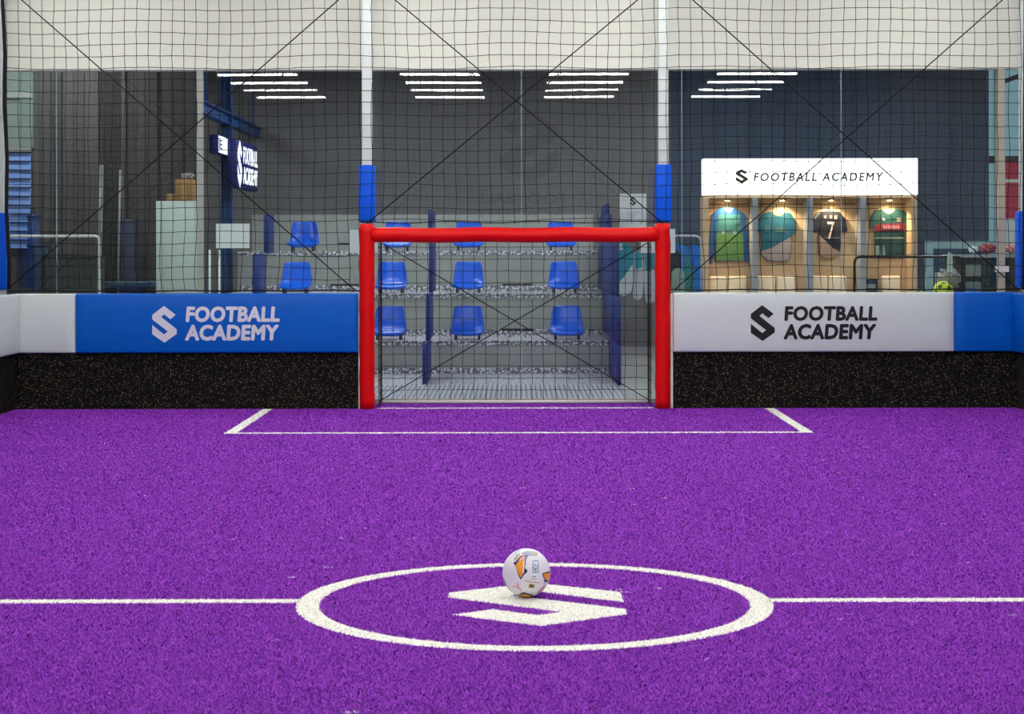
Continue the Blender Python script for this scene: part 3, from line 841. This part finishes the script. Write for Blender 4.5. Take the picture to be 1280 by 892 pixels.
sg = thing('lit_sign', 'glowing white sign board reading football academy above the shirts', 'sign', ((DX0 + DX1) / 2, YD - .05, dz0))
box('light_box', DX0 - .01, DX1 + .01, YD - .05, YD + .25, dz0 + .002, dz1, emat('sign_white', (1, 1, .99), 2.6), sg)
M_OLIVE = mat('olive_letters', (72, 66, 44), rough=.5)
def sbox(x0, y0, x1, y1, Y):
    a, b = P(x0, y1, Y), P(x1, y0, Y); return a.x, b.x, a.z, b.z
fns = lambda a, b: (a, YD - .053, b)
emblem('emblem', *sbox(919.5, 211, 935, 229.5, YD - .05), fns, M_OLIVE, sg)
lettering('lettering', 'FOOTBALL ACADEMY', *sbox(942, 215.5, 1104, 226.5, YD - .05), fns, M_OLIVE, sg, .035, 1.25, .15)
# shirts
YS = YD + .375
def shirt(label, body, prints, bevel=.012, hang=None):
    xs_ = [p[0] for p in body[0]]; cx = sum(xs_) / len(xs_)
    c = P(cx, max(p[1] for p in body[0]), YS)
    t = thing('football_shirt', label, 'shirt', c)
    dk = lambda c: tuple(int(q * .82) for q in c)
    bd = prism('body', ppoly(body[0], YS), YS, YS + .05, mat(body[1], dk(body[2]), rough=.8, var=.08, scale=8), t, bevel)
    for k, (pts, nm, col, nme) in enumerate(prints):
        y = YS - .002 - .0012 * k
        prism(nme, ppoly(pts, YS), y, YS + .003, mat(nm, dk(col), rough=.8, var=.06, scale=8), bd)
    h = P(cx, min(p[1] for p in body[0]), YS + .02)
    tube('hanger', arc_pts([(h.x, YS + .02, h.z - .04), (h.x, YS + .02, zr - .02), (h.x, YS + .05, zr + .02)], .02), .006, M_DARK, t, 6)
    return t
shirt('blue and green long-sleeved football shirt in the display bay beside the garment rack',
      ([(896, 262), (903, 259), (917, 259), (923, 263), (931, 267), (934, 290), (937, 327), (933, 328), (930, 310), (929, 300), (932, 326), (894, 326), (895, 302), (892, 318), (889, 330), (884, 330), (886, 305), (890, 268)], 'shirt_blue', (18, 88, 160)),
      [([(898, 268), (926, 268), (927, 285), (930, 325.5), (894.5, 325.5), (896.5, 285)], 'shirt_teal', (58, 128, 132), 'front_print'),
       ([(896, 292), (928.5, 292), (930, 325.2), (895, 325.2)], 'shirt_green', (104, 158, 88), 'front_print'),
       ([(905, 260.5), (917, 260.5), (914, 265), (908, 265)], 'shirt_collar', (196, 206, 200), 'collar'),
       ([(902, 288), (907, 288), (907, 293), (902, 293)], 'shirt_mark', (150, 184, 170), 'chest_mark'),
       ([(916, 288), (921, 288), (921, 293), (916, 293)], 'shirt_mark', (150, 184, 170), 'chest_mark'),
       ([(919, 275), (924, 275), (924, 280), (919, 280)], 'shirt_badge', (92, 150, 160), 'badge')])
shirt('teal and grey short-sleeved football shirt in the second display bay',
      ([(955, 266), (964, 264), (982, 265), (988, 266), (993, 273), (995, 291), (990, 295), (989, 290), (989, 310), (987, 325), (975, 327), (960, 326), (951, 318), (952, 300), (952, 289), (948, 291), (947, 283), (950, 271)], 'shirt_deepteal', (22, 104, 134)),
      [([(988.5, 296), (988.5, 311), (986.5, 324.5), (975, 326.5), (961, 325.5), (951.5, 317.5), (951.5, 314), (966, 309)], 'shirt_greypink', (176, 164, 168), 'front_print'),
       ([(965, 265), (981, 266), (975, 270), (969, 269)], 'shirt_sand', (190, 160, 120), 'collar'),
       ([(968, 283), (982, 283), (981, 290), (969, 290)], 'shirt_dim', (72, 116, 132), 'chest_mark'),
       ([(955, 281), (962, 281), (962, 289), (956, 289)], 'shirt_dim2', (70, 124, 150), 'chest_mark')])
s3 = shirt('black short-sleeved football shirt with a white number seven in the third bay',
      ([(1021, 265), (1030, 264), (1044, 264), (1051, 265), (1056, 273), (1060, 289), (1054, 291), (1051, 284), (1051, 306), (1050, 315), (1041, 322), (1030, 323), (1024, 318), (1023, 300), (1024, 286), (1019, 291), (1014, 287), (1017, 273)], 'shirt_navy', (26, 32, 50)),
      [([(1023.5, 293), (1030, 299), (1041, 310), (1049, 314), (1046, 319), (1040, 322), (1030, 322.5), (1024.5, 317.5)], 'shirt_pinkgrey', (186, 160, 152), 'front_print'),
       ([(1017, 272), (1022, 265.5), (1026, 265.5), (1019, 274)], 'shirt_greyshoulder', (128, 136, 146), 'shoulder_stripe'),
       ([(1031, 296.5), (1071, 296.5), (1071, 297.5), (1031, 297.5)][:2] + [(1050.5, 297.6), (1031, 297.6)], 'shirt_stripe', (150, 150, 140), 'waist_stripe'),
       ([(1030, 269), (1033, 269), (1033, 273), (1030, 273)], 'shirt_badge3', (170, 150, 150), 'badge'),
       ([(1037, 269), (1040, 269), (1040, 273), (1037, 273)], 'shirt_badge3', (170, 150, 150), 'badge'),
       ([(1043, 269), (1047, 269), (1046, 274), (1043, 274)], 'shirt_badge3', (170, 150, 150), 'badge')])
lettering('number', '7', *sbox(1034, 277, 1043, 299, YS), lambda a, b: (a, YS - .016, b), mat('number_white', (214, 200, 192), rough=.7), s3, 0)
s4 = shirt('dark green short-sleeved football shirt with a red chest band in the last bay',
      ([(1093, 263), (1102, 261), (1120, 261), (1131, 263), (1135, 274), (1138, 287), (1132, 287), (1131, 284), (1131, 321), (1094, 321), (1094, 283), (1089, 285), (1087, 283), (1089, 272)], 'shirt_dkgreen', (12, 72, 76)),
      [([(1093.5, 280), (1131.5, 279), (1131.5, 288), (1093.5, 289)], 'shirt_redband', (138, 26, 54), 'chest_band'),
       ([(1103, 262), (1119, 262), (1114, 267), (1109, 267)], 'shirt_sand2', (196, 170, 120), 'collar'),
       ([(1094, 296.5), (1131, 296.5), (1131, 298.2), (1094, 298.2)], 'shirt_pale', (150, 176, 160), 'waist_stripe'),
       ([(1103, 272), (1105, 272), (1107, 276), (1103, 276)], 'shirt_mark4', (160, 190, 180), 'chest_mark'),
       ([(1121, 272), (1126, 272), (1126, 277), (1121, 277)], 'shirt_mark5', (160, 150, 130), 'badge'),
       ([(1094.5, 307), (1099, 307), (1101, 319), (1094.5, 320)], 'shirt_mark4', (160, 190, 180), 'hem_print'),
       ([(1104, 306), (1105, 306), (1107, 320), (1103, 320)], 'shirt_mark4', (160, 190, 180), 'hem_print')] +
      [([(1104 + 3 * k, 281.5 + (k % 2)), (1106 + 3 * k, 281.5), (1106 + 3 * k, 286), (1104 + 3 * k, 286)], 'shirt_bandprint', (206, 150, 160), 'band_print') for k in range(7)])
# cream padded seats standing in the bays
M_CREAM = mat('cream_leather', (244, 226, 198), rough=.5, var=.03)
zs = P(900, 345, YD + .30).z
bays = ['first bay under the long-sleeved shirt', 'second bay under the teal shirt', 'third bay under the number seven shirt', 'last bay under the green shirt']
for (x0, x1, k) in ((887, 908.5, 0), (910, 933.5, 0), (946.5, 969, 1), (971, 994.5, 1), (1013.5, 1034.5, 2), (1036, 1058.5, 2), (1102, 1125.5, 3)):
    a, b = P(x0, 350, YD + .30).x, P(x1, 350, YD + .30).x
    t = thing('padded_stool', 'cream padded seat back in the ' + bays[k], 'seat', ((a + b) / 2, YD + .15, .68), 'cream seats in the display bays')
    box('backrest', a, b, YD + .30, YD + .365, .74, zs, M_CREAM, t, .032, 3)
    box('base', a + .02, b - .02, YD + .14, YD + .34, .68, .76, M_CREAM, t, .02, 2)
a, b = P(1079.5, 350, YD + .05), P(1097, 366, YD + .05)
t = thing('black_box', 'small black box on the shelf below the green shirt', 'box', ((a.x + b.x) / 2, YD + .15, .68))
box('body', a.x, b.x, YD + .05, YD + .25, .68, a.z, M_DARK, t, .006, 1); box('label_strip', a.x + .03, b.x - .03, YD + .048, YD + .05, a.z - .12, a.z - .06, M_STEELGREY, t)
box('lid', a.x - .004, b.x + .004, YD + .046, YD + .254, a.z, a.z + .012, M_BLKTUBE, t)

# ------------------------------------------------------------------ garment rack beside the display
YR = 25.6
ra, rb = P(762, 295, YR), P(876, 295, YR)
rack = thing('garment_rack', 'pale tube garment rack between the bleacher and the shirt display', 'rack', ((ra.x + rb.x) / 2, YR, 0))
tube('frame', arc_pts([(ra.x, YR, 0), (ra.x, YR, ra.z), (rb.x, YR, ra.z), (rb.x, YR, 0)], .09), .014, mat('pale_tube', (170, 178, 186), rough=.35), rack)
for x in (ra.x, rb.x): tube('foot', [(x, YR - .25, .02), (x, YR + .25, .02)], .016, M_BLKTUBE, rack)
def garment(label, outline, col, Y, prints=(), th=.05):
    cx = sum(p[0] for p in outline) / len(outline); c = P(cx, max(p[1] for p in outline), Y)
    t = thing('hanging_garment', label, 'garment', c)
    bd = prism('body', ppoly(outline, Y), Y, Y + th, mat('cloth_%d_%d_%d' % col, col, rough=.85, var=.12, scale=9), t, .015)
    for k, (pts, pc) in enumerate(prints):
        prism('colour_panel', ppoly(pts, Y), Y - .003 - .001 * k, Y + .004, mat('cloth_%d_%d_%d' % pc, pc, rough=.85, var=.12, scale=9), bd)
    tp = P(cx, min(p[1] for p in outline), Y)
    tube('hanger', [(tp.x, Y + th / 2, tp.z - .03), (tp.x, YR if abs(Y - YR) < .2 else Y, max(ra.z + .02, tp.z + .03))], .006, M_DARK, t, 6)
    return t
garment('teal and white sports bib on the rack next to the blue end panel', [(767, 306), (777, 303), (788, 306), (791, 318), (792, 352), (789, 366), (780, 371), (772, 368), (769, 340), (766, 320)], (30, 140, 160), YR - .16,
        [([(791, 330), (791.5, 352), (788.5, 365.5), (780, 370), (772.5, 367), (771, 356), (780, 346)], (206, 210, 216)), ([(768, 306), (777, 304), (779, 312), (769, 314)], (214, 218, 222))])
garment('white narrow sports top hanging second from the blue end panel', [(792, 318), (797, 312), (803, 316), (805, 345), (803, 372), (795, 376), (791, 370), (793, 345)], (200, 204, 212), YR - .09,
        [([(793, 318), (797, 313), (802.5, 317), (803, 334), (794, 336)], (40, 146, 166))])
garment('white and teal sports top hanging just behind the goalpost', [(806, 316), (812, 310), (820, 316), (822, 350), (818, 378), (808, 380), (805, 360)], (196, 200, 210), YR - .03,
        [([(806.5, 317), (812, 311), (819, 317), (819, 337), (807, 338)], (44, 140, 158))])
garment('dark navy jacket squeezed on the rack before the blue jackets', [(824, 312), (840, 310), (851, 316), (852, 345), (846, 372), (828, 374)], (34, 40, 54), YR - .12)
garment('grey-green sports top hanging below the navy jacket', [(840, 338), (848, 334), (856, 340), (857, 376), (838, 376)], (136, 160, 146), YR - .2)
garment('bright blue training jacket on the rack with green side panel', [(844, 304), (853, 306), (861, 309), (862, 330), (862, 374), (853, 374), (850, 330), (842, 312)], (14, 110, 190), YR - .06,
        [([(857, 318), (862, 318), (862, 372), (857, 372)], (52, 124, 110))])
garment('bright blue training jacket at the rack end next to the display', [(863, 306), (870, 305), (876, 311), (878, 340), (879, 374), (864, 374), (862, 330)], (8, 104, 196), YR - .01,
        [([(863, 330), (867, 330), (868, 372), (864, 372)], (40, 120, 100))])
# poster on a stand behind the rack
YQ = 26.3
a, b = P(774.5, 242, YQ), P(808, 301, YQ)
t = thing('poster_board', 'grey-white poster board with small emblem hanging behind the garment rack', 'poster', ((a.x + b.x) / 2, YQ, 0))
box('board', a.x, b.x, YQ - .01, YQ + .01, b.z, a.z, mat('poster_grey', (190, 194, 196), rough=.6, var=.03), t)
for sx in (a.x + .04, b.x - .04): tube('wire', [(sx, YQ, a.z), (sx, YQ, LC)], .003, M_DARK, t, 5)
emblem('emblem', *sbox(787.5, 246, 795, 257, YQ), lambda x, z: (x, YQ - .012, z), M_BLACK, t)
for k, yy in enumerate((265, 268, 271)):
    q = sbox(784, yy, 799 - 3 * k, yy + 1, YQ); box('print_line', q[0], q[1], YQ - .012, YQ - .0105, q[2], q[3], M_STEELGREY, t)

# ------------------------------------------------------------------ right: ball rack, mirror, counter
YK = 21.3
a, b = P(1068, 321, YK), P(1203, 321, YK)
fr_ = thing('ball_rack', 'black rounded tube ball rack in front of the last display bay', 'rack', ((a.x + b.x) / 2, YK, 0))
zsh = P(1180, 366, YK).z - .04
for dy, zt_ in ((0, a.z), (.45, zsh - .02)):
    tube('frame', arc_pts([(a.x, YK + dy, 0), (a.x, YK + dy, zt_), (b.x, YK + dy, zt_), (b.x, YK + dy, 0)], .07), .014, M_BLKTUBE, fr_)
for zz_ in (zsh - .03, .35):
    for dy in (.02, .22, .43): tube('shelf_rail', [(a.x, YK + dy, zz_), (b.x, YK + dy, zz_)], .010, M_BLKTUBE, fr_, 6)
for x in (a.x, b.x):
    for zz_ in (zsh - .03, .35): tube('cross_rail', [(x, YK, zz_), (x, YK + .45, zz_)], .012, M_BLKTUBE, fr_, 6)
def sphere(name, c, r, m, parent=None):
    bm = bmesh.new(); bmesh.ops.create_uvsphere(bm, u_segments=24, v_segments=16, radius=r, matrix=Matrix.Translation(c))
    me = bpy.data.meshes.new(name); bm.to_mesh(me); bm.free(); return link(name, me, m, parent, True)
def spare_ball(px, top, col, pcol, label, br=.11):
    c = P(px, top, YK + .12); z = c.z - br
    t = thing('football', label, 'ball', (c.x, YK + .12, z))
    sphere('shell', (c.x, YK + .12, z), br, mat('ballcol_%d_%d_%d' % col, col, rough=.4), t)
    mpan = mat('ballpan_%d_%d_%d' % pcol, pcol, rough=.4)
    for (az, el) in ((-.6, .5), (.5, .3), (-.1, 1.0), (.2, -.3), (-1.0, -.2), (1.1, .8)):
        d_ = Vector((math.sin(az) * math.cos(el), -math.cos(az) * math.cos(el), math.sin(el)))
        u_ = d_.cross(Vector((0, 0, 1))).normalized(); w_ = u_.cross(d_)
        ctr = Vector((c.x, YK + .12, z))
        pv = [ctr + (d_ + (u_ * math.cos(q) + w_ * math.sin(q)) * .3).normalized() * br * 1.014 for q in np.linspace(0, 2 * math.pi, 6)[:-1]]
        mesh_obj('panel', [ctr + d_ * br * 1.023] + pv, [(0, i + 1, (i + 1) % 5 + 1) for i in range(5)], mpan, t)
spare_ball(1179, 351, (214, 232, 10), (70, 90, 20), 'neon yellow football on the black tube ball rack')
spare_ball(1148, 361, (150, 156, 40), (40, 60, 40), 'dull olive football on the ball rack beside the yellow one', .08)
# tag and clear bag hung on the rack
a, b = P(1184, 315, YK - .02), P(1190.5, 340, YK - .02)
tag(prism('price_tag', [(a.x, b.z), (b.x, b.z), (b.x, a.z - .03), (b.x - .015, a.z), (a.x + .015, a.z), (a.x, a.z - .03)], YK - .024, YK - .018, M_PAPER), 'white paper tag strip hanging on the black ball rack', 'tag')
def crumple(name, label, cat, px0, py0, px1, py1, Y, col, depth=.2, alpha=None):
    a, b = P(px0, py1, Y), P(px1, py0, Y)
    bm = bmesh.new(); bmesh.ops.create_icosphere(bm, subdivisions=3, radius=.5)
    for v_ in bm.verts:
        n = 1 + .16 * math.sin(v_.co.x * 17 + v_.co.z * 11) + .12 * math.sin(v_.co.y * 23 + v_.co.x * 9)
        v_.co = Vector(((a.x + b.x) / 2 + v_.co.x * n * (b.x - a.x) * .95, Y + v_.co.y * n * depth, (a.z + b.z) / 2 + v_.co.z * n * (b.z - a.z) * .9))
    me = bpy.data.meshes.new(name); bm.to_mesh(me); bm.free()
    return tag(link(name, me, mat('bag_%d_%d_%d' % col, col, rough=.3, var=.3, scale=25)), label, cat)
crumple('plastic_bag', 'crumpled clear plastic bag behind the neon yellow football', 'bag', 1168, 335, 1202, 362, YK + .33, (150, 150, 144))
# leaning mirror frame
YM = 27.5
a, b = P(1157, 301, YM), P(1246, 301, YM); z0 = .05
t = thing('leaning_mirror', 'pale framed dark glass board standing behind the counter', 'mirror', ((a.x + b.x) / 2, YM, 0))
M_TEAL = mat('pale_teal_frame', (136, 164, 168), rough=.5)
box('frame_stile', a.x, a.x + .11, YM, YM + .05, 0, a.z, M_TEAL, t); box('frame_stile', b.x - .11, b.x, YM, YM + .05, 0, a.z, M_TEAL, t)
box('frame_rail', a.x + .11, b.x - .11, YM, YM + .05, a.z - .11, a.z, M_TEAL, t); box('frame_rail', a.x + .11, b.x - .11, YM, YM + .05, 0, .11, M_TEAL, t)
box('glass', a.x + .11, b.x - .11, YM + .01, YM + .04, .11, a.z - .11, mat('mirror_dark', (52, 70, 92), rough=.15, var=.3, scale=3), t)
# counter
YC = 25.2
a, b = P(1190, 318, YC), P(1300, 318, YC)
t = thing('counter', 'dark counter with thin pale top beside the far window', 'counter', ((a.x + b.x) / 2, YC, 0))
box('top', a.x, b.x, YC - .03, YC + .6, a.z - .04, a.z, mat('pale_top', (150, 158, 160), rough=.4), t)
box('carcass', a.x + .04, b.x, YC, YC + .58, .0, a.z - .04, mat('dark_carcass', (26, 32, 34), rough=.5), t)
for (x0, y0, x1, y1, c_) in ((1207, 330, 1226, 346, (120, 132, 128)), (1207, 352, 1226, 372, (112, 122, 122)), (1229, 325, 1246, 372, (30, 44, 46)), (1256, 324, 1275, 372, (22, 26, 28))):
    q = sbox(x0, y0, x1, y1, YC); box('front_panel', q[0], q[1], YC - .012, YC, q[2], q[3], mat('counter_%d' % c_[0], c_, rough=.5), t)
q = sbox(1209, 360, 1217, 372, YC - .03); tag(box('blue_carton', q[0], q[1], YC - .2, YC - .05, 0, q[3], mat('carton_blue', (30, 90, 170))), 'small blue carton standing against the dark counter', 'carton')
crumple('plastic_bag', 'clear plastic bag on the counter beside the red bag', 'bag', 1211, 307, 1222, 317, YC + .2, (196, 204, 206), .2)
crumple('plastic_bag', 'red and clear plastic bag lying on the dark counter', 'bag', 1224, 304, 1246, 317, YC + .25, (150, 60, 66), .25)
crumple('plastic_bag', 'pale pink plastic bag on the counter under the red banner', 'bag', 1254, 305, 1274, 317, YC + .25, (178, 120, 122), .25)

# ------------------------------------------------------------------ left side of the lobby
# panelled dark partition
YL = 26.4
part = struct(box('wall_partition', P(-60, 0, YL).x, P(244, 0, YL).x, YL + .12, YL + .2, 0, LC, mat('partition_dark', (60, 58, 56), rough=.8)))
edges = [41, 52, 62, 76, 90, 104, 122, 126, 150, 156, 166, 180, 196, 214, 230, 244]
tone = [92, 80, 66, 84, 74, 82, 60, 34, 88, 62, 70, 64, 70, 66, 70]
for i in range(len(edges) - 1):
    x0, x1 = P(edges[i], 0, YL).x, P(edges[i + 1], 0, YL).x
    c_ = int(tone[i] * .8); d_ = .02 + .05 * (i % 3) / 2
    box('panel', x0 + .006, x1 - .006, YL + .12 - d_ - (0 if c_ > 30 else -.02), YL + .12, 0, LC, mat('partition_%d' % c_, (c_, c_ - 2, c_ - 4), rough=.75, var=.1, scale=2), part)
# blue slatted blind and pale panel at the edge
a, b = P(-60, 190, YL), P(40, 300, YL)
bl = thing('window_blind', 'blue slatted blind at the end of the dark panelled partition', 'blind', ((a.x + b.x) / 2, YL - .1, b.z))
z = a.z; k = 0
M_BLIND = mat('blind_blue', (96, 128, 186), rough=.5, var=.08)
while z > b.z:
    MB().add([(a.x, YL - .02, z), (b.x, YL - .02, z - .015), (b.x, YL - .07, z - .125), (a.x, YL - .07, z - .11),
              (a.x, YL - .012, z), (b.x, YL - .012, z - .015), (b.x, YL - .062, z - .125), (a.x, YL - .062, z - .11)],
             [(0, 3, 2, 1), (4, 5, 6, 7), (0, 1, 5, 4), (2, 3, 7, 6), (1, 2, 6, 5), (0, 4, 7, 3)]).build('slat', M_BLIND, bl)
    z -= .12
box('head_rail', a.x, b.x, YL - .08, YL - .005, a.z + .005, a.z + .05, M_STEELGREY, bl)
M_PALEG = mat('pale_green_panel', (122, 134, 126), rough=.6)
b2 = P(40, 90, YL)
pg = struct(box('trim_1', P(-60, 0, YL).x, P(24, 0, YL).x, YL + .06, YL + .12, a.z + .06, LC, M_PALEG))
box('panel', P(25, 0, YL).x, b2.x, YL + .04, YL + .12, a.z + .06, LC, mat('pale_green_panel2', (112, 124, 118), rough=.6), pg)
box('ledge', P(-60, 0, YL).x, b2.x, YL + .02, YL + .06, P(0, 122, YL).z, P(0, 115, YL).z, M_STEELGREY, pg)
# white rail
YA = 21.6
a, b = P(-40, 295, YA), P(124, 295, YA)
t = thing('clothes_rail', 'white bent tube rail standing behind the short white pad', 'rail', ((a.x + b.x) / 2, YA, 0))
tube('frame', arc_pts([(a.x, YA, 0), (a.x, YA, b.z), (b.x, YA, b.z), (b.x, YA, 0)], .06), .016, M_WHITEPAINT, t)
for x in (a.x, b.x): tube('foot', [(x, YA - .25, .016), (x, YA + .25, .016)], .016, M_WHITEPAINT, t)
# dark cart and blue drums behind it
YV = 24.6
a, b = P(52, 322, YV), P(121, 400, YV)
t = thing('storage_trolley', 'low dark storage trolley behind the white tube rail', 'trolley', ((a.x + b.x) / 2, YV, 0))
box('bin', a.x, b.x, YV, YV + .5, .15, a.z, mat('trolley_dark', (34, 38, 38), rough=.7), t, .02, 2)
box('rim', a.x - .02, b.x + .02, YV - .02, YV + .52, a.z, a.z + .03, M_DARK, t)
for sx in (a.x + .08, b.x - .08): box('wheel', sx - .03, sx + .03, YV + .05, YV + .2, 0, .15, M_BLKTUBE, t)
def locker(x0, y0, x1, Y, col, label, name='storage_bin', cat='bin'):
    a, b = P(x0, y0, Y), P(x1, y0, Y)
    t = thing(name, label, cat, ((a.x + b.x) / 2, Y, 0))
    box('body', a.x, b.x, Y, Y + .3, 0, a.z - .04, mat('bin_%d_%d_%d' % col, col, rough=.5), t, .015, 2)
    box('lid', a.x - .01, b.x + .01, Y - .01, Y + .31, a.z - .04, a.z, mat('bin_%d_%d_%d' % tuple(int(c * .8) for c in col), tuple(int(c * .8) for c in col), rough=.5), t, .01, 2)
locker(152, 274, 168, 26.0, (34, 40, 74), 'tall narrow navy bin against the dark partition')
locker(34, 268, 43, 25.5, (40, 66, 120), 'slim tall blue bin beside the blue blind')
locker(34, 305, 54, 25.0, (14, 44, 84), 'dark blue bin between the blind and the trolley')
# low teal bench
a, b = P(110, 352, 25.2), P(196, 352, 25.2)
t = thing('low_bench', 'long low dark teal bench between trolley and white cabinet', 'bench', ((a.x + b.x) / 2, 25.2, 0))
box('seat', a.x, b.x, 25.2, 25.6, a.z - .08, a.z, mat('bench_teal', (26, 60, 76), rough=.6), t, .015, 2)
for x in (a.x + .06, b.x - .06): box('leg', x - .03, x + .03, 25.22, 25.58, 0, a.z - .08, M_DARK, t)
# white cabinet with cartons
YCB = 23.4
a, b = P(195, 251, YCB), P(243, 251, YCB)
t = thing('cabinet', 'tall pale white cabinet with boxes on top beside the grey mullion', 'cabinet', ((a.x + b.x) / 2, YCB, 0))
M_CAB = mat('cabinet_white', (184, 196, 188), rough=.45, var=.02)
box('body', a.x, b.x, YCB, YCB + .45, 0, a.z, M_CAB, t)
xd = P(202, 251, YCB).x
box('door', a.x + .003, xd - .006, YCB - .02, YCB, .04, a.z - .005, M_CAB, t, .004, 1); cd_ = box('door', xd + .006, b.x - .003, YCB - .02, YCB, .04, a.z - .005, M_CAB, t, .004, 1)
tube('handle', [(xd + .04, YCB - .035, 1.0), (xd + .04, YCB - .035, 1.15)], .008, M_STEELGREY, cd_, 6)
M_CARD = mat('cardboard', (150, 112, 68), rough=.85, var=.06)
def carton(x0, y0, x1, y1, Y, label):
    q = sbox(x0, y0, x1, y1, Y)
    t = thing('cardboard_box', label, 'box', ((q[0] + q[1]) / 2, Y, a.z))
    box('body', q[0], q[1], Y, Y + .25, a.z, q[3], M_CARD, t, .004, 1)
    box('tape', (q[0] + q[1]) / 2 - .025, (q[0] + q[1]) / 2 + .025, Y - .002, Y + .25, a.z + .02, q[3] + .002, mat('parcel_tape', (176, 140, 92), rough=.3), t)
carton(219, 224, 240.5, 251, YCB + .02, 'brown cardboard box on top of the white cabinet')
carton(208, 242, 218.5, 251, YCB + .1, 'small low brown carton beside the bigger box on the cabinet')
crumple('crumpled_bag', 'pale crumpled bag lying on the cardboard box', 'bag', 226, 215, 243, 224.5, YCB + .15, (150, 146, 136), .12)
# blue steel frame with hanging light-box signs
XS = -4.22
c1 = P(283.5, 200, 28.1)
M_BSTEEL = mat('blue_steel', (16, 66, 128), rough=.5)
t = thing('steel_column', 'slim blue steel column carrying the lit signs', 'column', (c1.x, 28.1, 0))
cm = MB()
for (x0, x1, y0, y1) in ((-.075, -.035, -.07, .07), (.035, .075, -.07, .07)): cm.box(c1.x + x0, c1.x + x1, 28.1 + y0, 28.1 + y1, 0, LC)
cm.build('flange', M_BSTEEL, t); box('web', c1.x - .035, c1.x + .035, 28.08, 28.12, 0, LC, mat('blue_steel_light', (58, 100, 150), rough=.4), t)
zb_ = P(258, 131, 25.9).z
bmn = thing('steel_beam', 'blue steel beam running back from the grey mullion above the signs', 'beam', (XS, 29, zb_))
box('web', XS - .02, XS + .02, 25.6, 32.4 - .9, zb_ - .11, zb_ + .02, M_BSTEEL, bmn)
for z in (zb_ + .02, zb_ - .13): box('flange', XS - .07, XS + .07, 25.6, 31.5, z, z + .02, M_BSTEEL, bmn)
M_NAVY = mat('sign_navy', (16, 30, 110), rough=.5)
M_LIT = emat('sign_letters', (.93, .96, 1), 1.5)
xs0 = -4.0; ya_, yb_ = 27.55, 29.75
za_, zb2 = P(297, 234, 27.6).z, P(297, 174, 27.6).z
t = thing('light_box_sign', 'dark blue light box sign with glowing football academy lettering', 'sign', (xs0, 28.6, za_))
hs_ = box('housing', xs0 - .14, xs0, ya_, yb_, za_, zb2, M_NAVY, t, .01, 1)
hh = zb2 - za_
fside = lambda a, b: (xs0 + .004, a, b)
emblem('emblem', ya_ + .03, ya_ + .50, za_ + .0, zb2 - .0, fside, M_LIT, hs_)
lettering('lettering', 'FOOTBALL', ya_ + .62, yb_ - .05, za_ + hh * .53, zb2 - hh * .1, fside, M_LIT, hs_, .022)
lettering('lettering', 'ACADEMY', ya_ + .62, yb_ - .05, za_ + hh * .1, zb2 - hh * .53, fside, M_LIT, hs_, .022)
xq = -4.2; y0_, y1_ = 27.1, 27.98
zq0, zq1 = P(274, 191, 27.1).z, P(274, 168, 27.1).z
t = thing('light_box_sign', 'small blue light box with white lit face above the larger sign', 'sign', (xq, 27.5, zq0))
box('housing', xq - .13, xq, y0_, y1_, zq0, zq1, M_NAVY, t, .008, 1)
mesh_obj('lit_face', [(xq + .003, y0_ + .02, zq0 + .01), (xq + .003, y1_ - .02, zq0 + .01), (xq + .003, y1_ - .02, zq1 - .01), (xq + .003, y0_ + .02, zq1 - .01)], [(0, 1, 2, 3)], M_LIT, t)
lettering('lettering', 'E', y0_ + .1, y0_ + .36, zq0 + .06, zq1 - .06, lambda a, b: (xq + .006, a, b), M_NAVY, t, .02)
# hangers for the signs and the beam
for (x, y, z) in ((xs0 - .07, 28.3, zb2), (xs0 - .07, 29.3, zb2), (xq - .06, 27.5, zq1)):
    tube('hanger_rod', [(x, y, z), (x, y, LC)], .008, M_DARK, t if x < -4.2 else bpy.data.objects['light_box_sign'], 6)
for y in (26.2, 30.8): tube('hanger_rod', [(XS, y, zb_ + .04), (XS, y, LC)], .012, M_BSTEEL, bmn, 6)

# two pale poles leaning by the partition
for px, y0, y1, w_, lab in ((126, 206, 345, .028, 'thick pale pole standing against the dark partition by the navy bin'), (149.5, 212, 300, .016, 'thin pale pole standing between the thick pole and navy bin')):
    p = P(px, y0, 26.2)
    t = thing('leaning_pole', lab, 'pole', (p.x, 26.1, 0))
    tube('shaft', [(p.x, 26.0, .03), (p.x + .01, 26.2, p.z)], w_, mat('pale_pole', (112, 114, 114), rough=.4), t, 10)
    tube('end_cap', [(p.x, 25.999, 0), (p.x, 26.0, .04)], w_ * 1.25, M_BLKTUBE, t, 10)
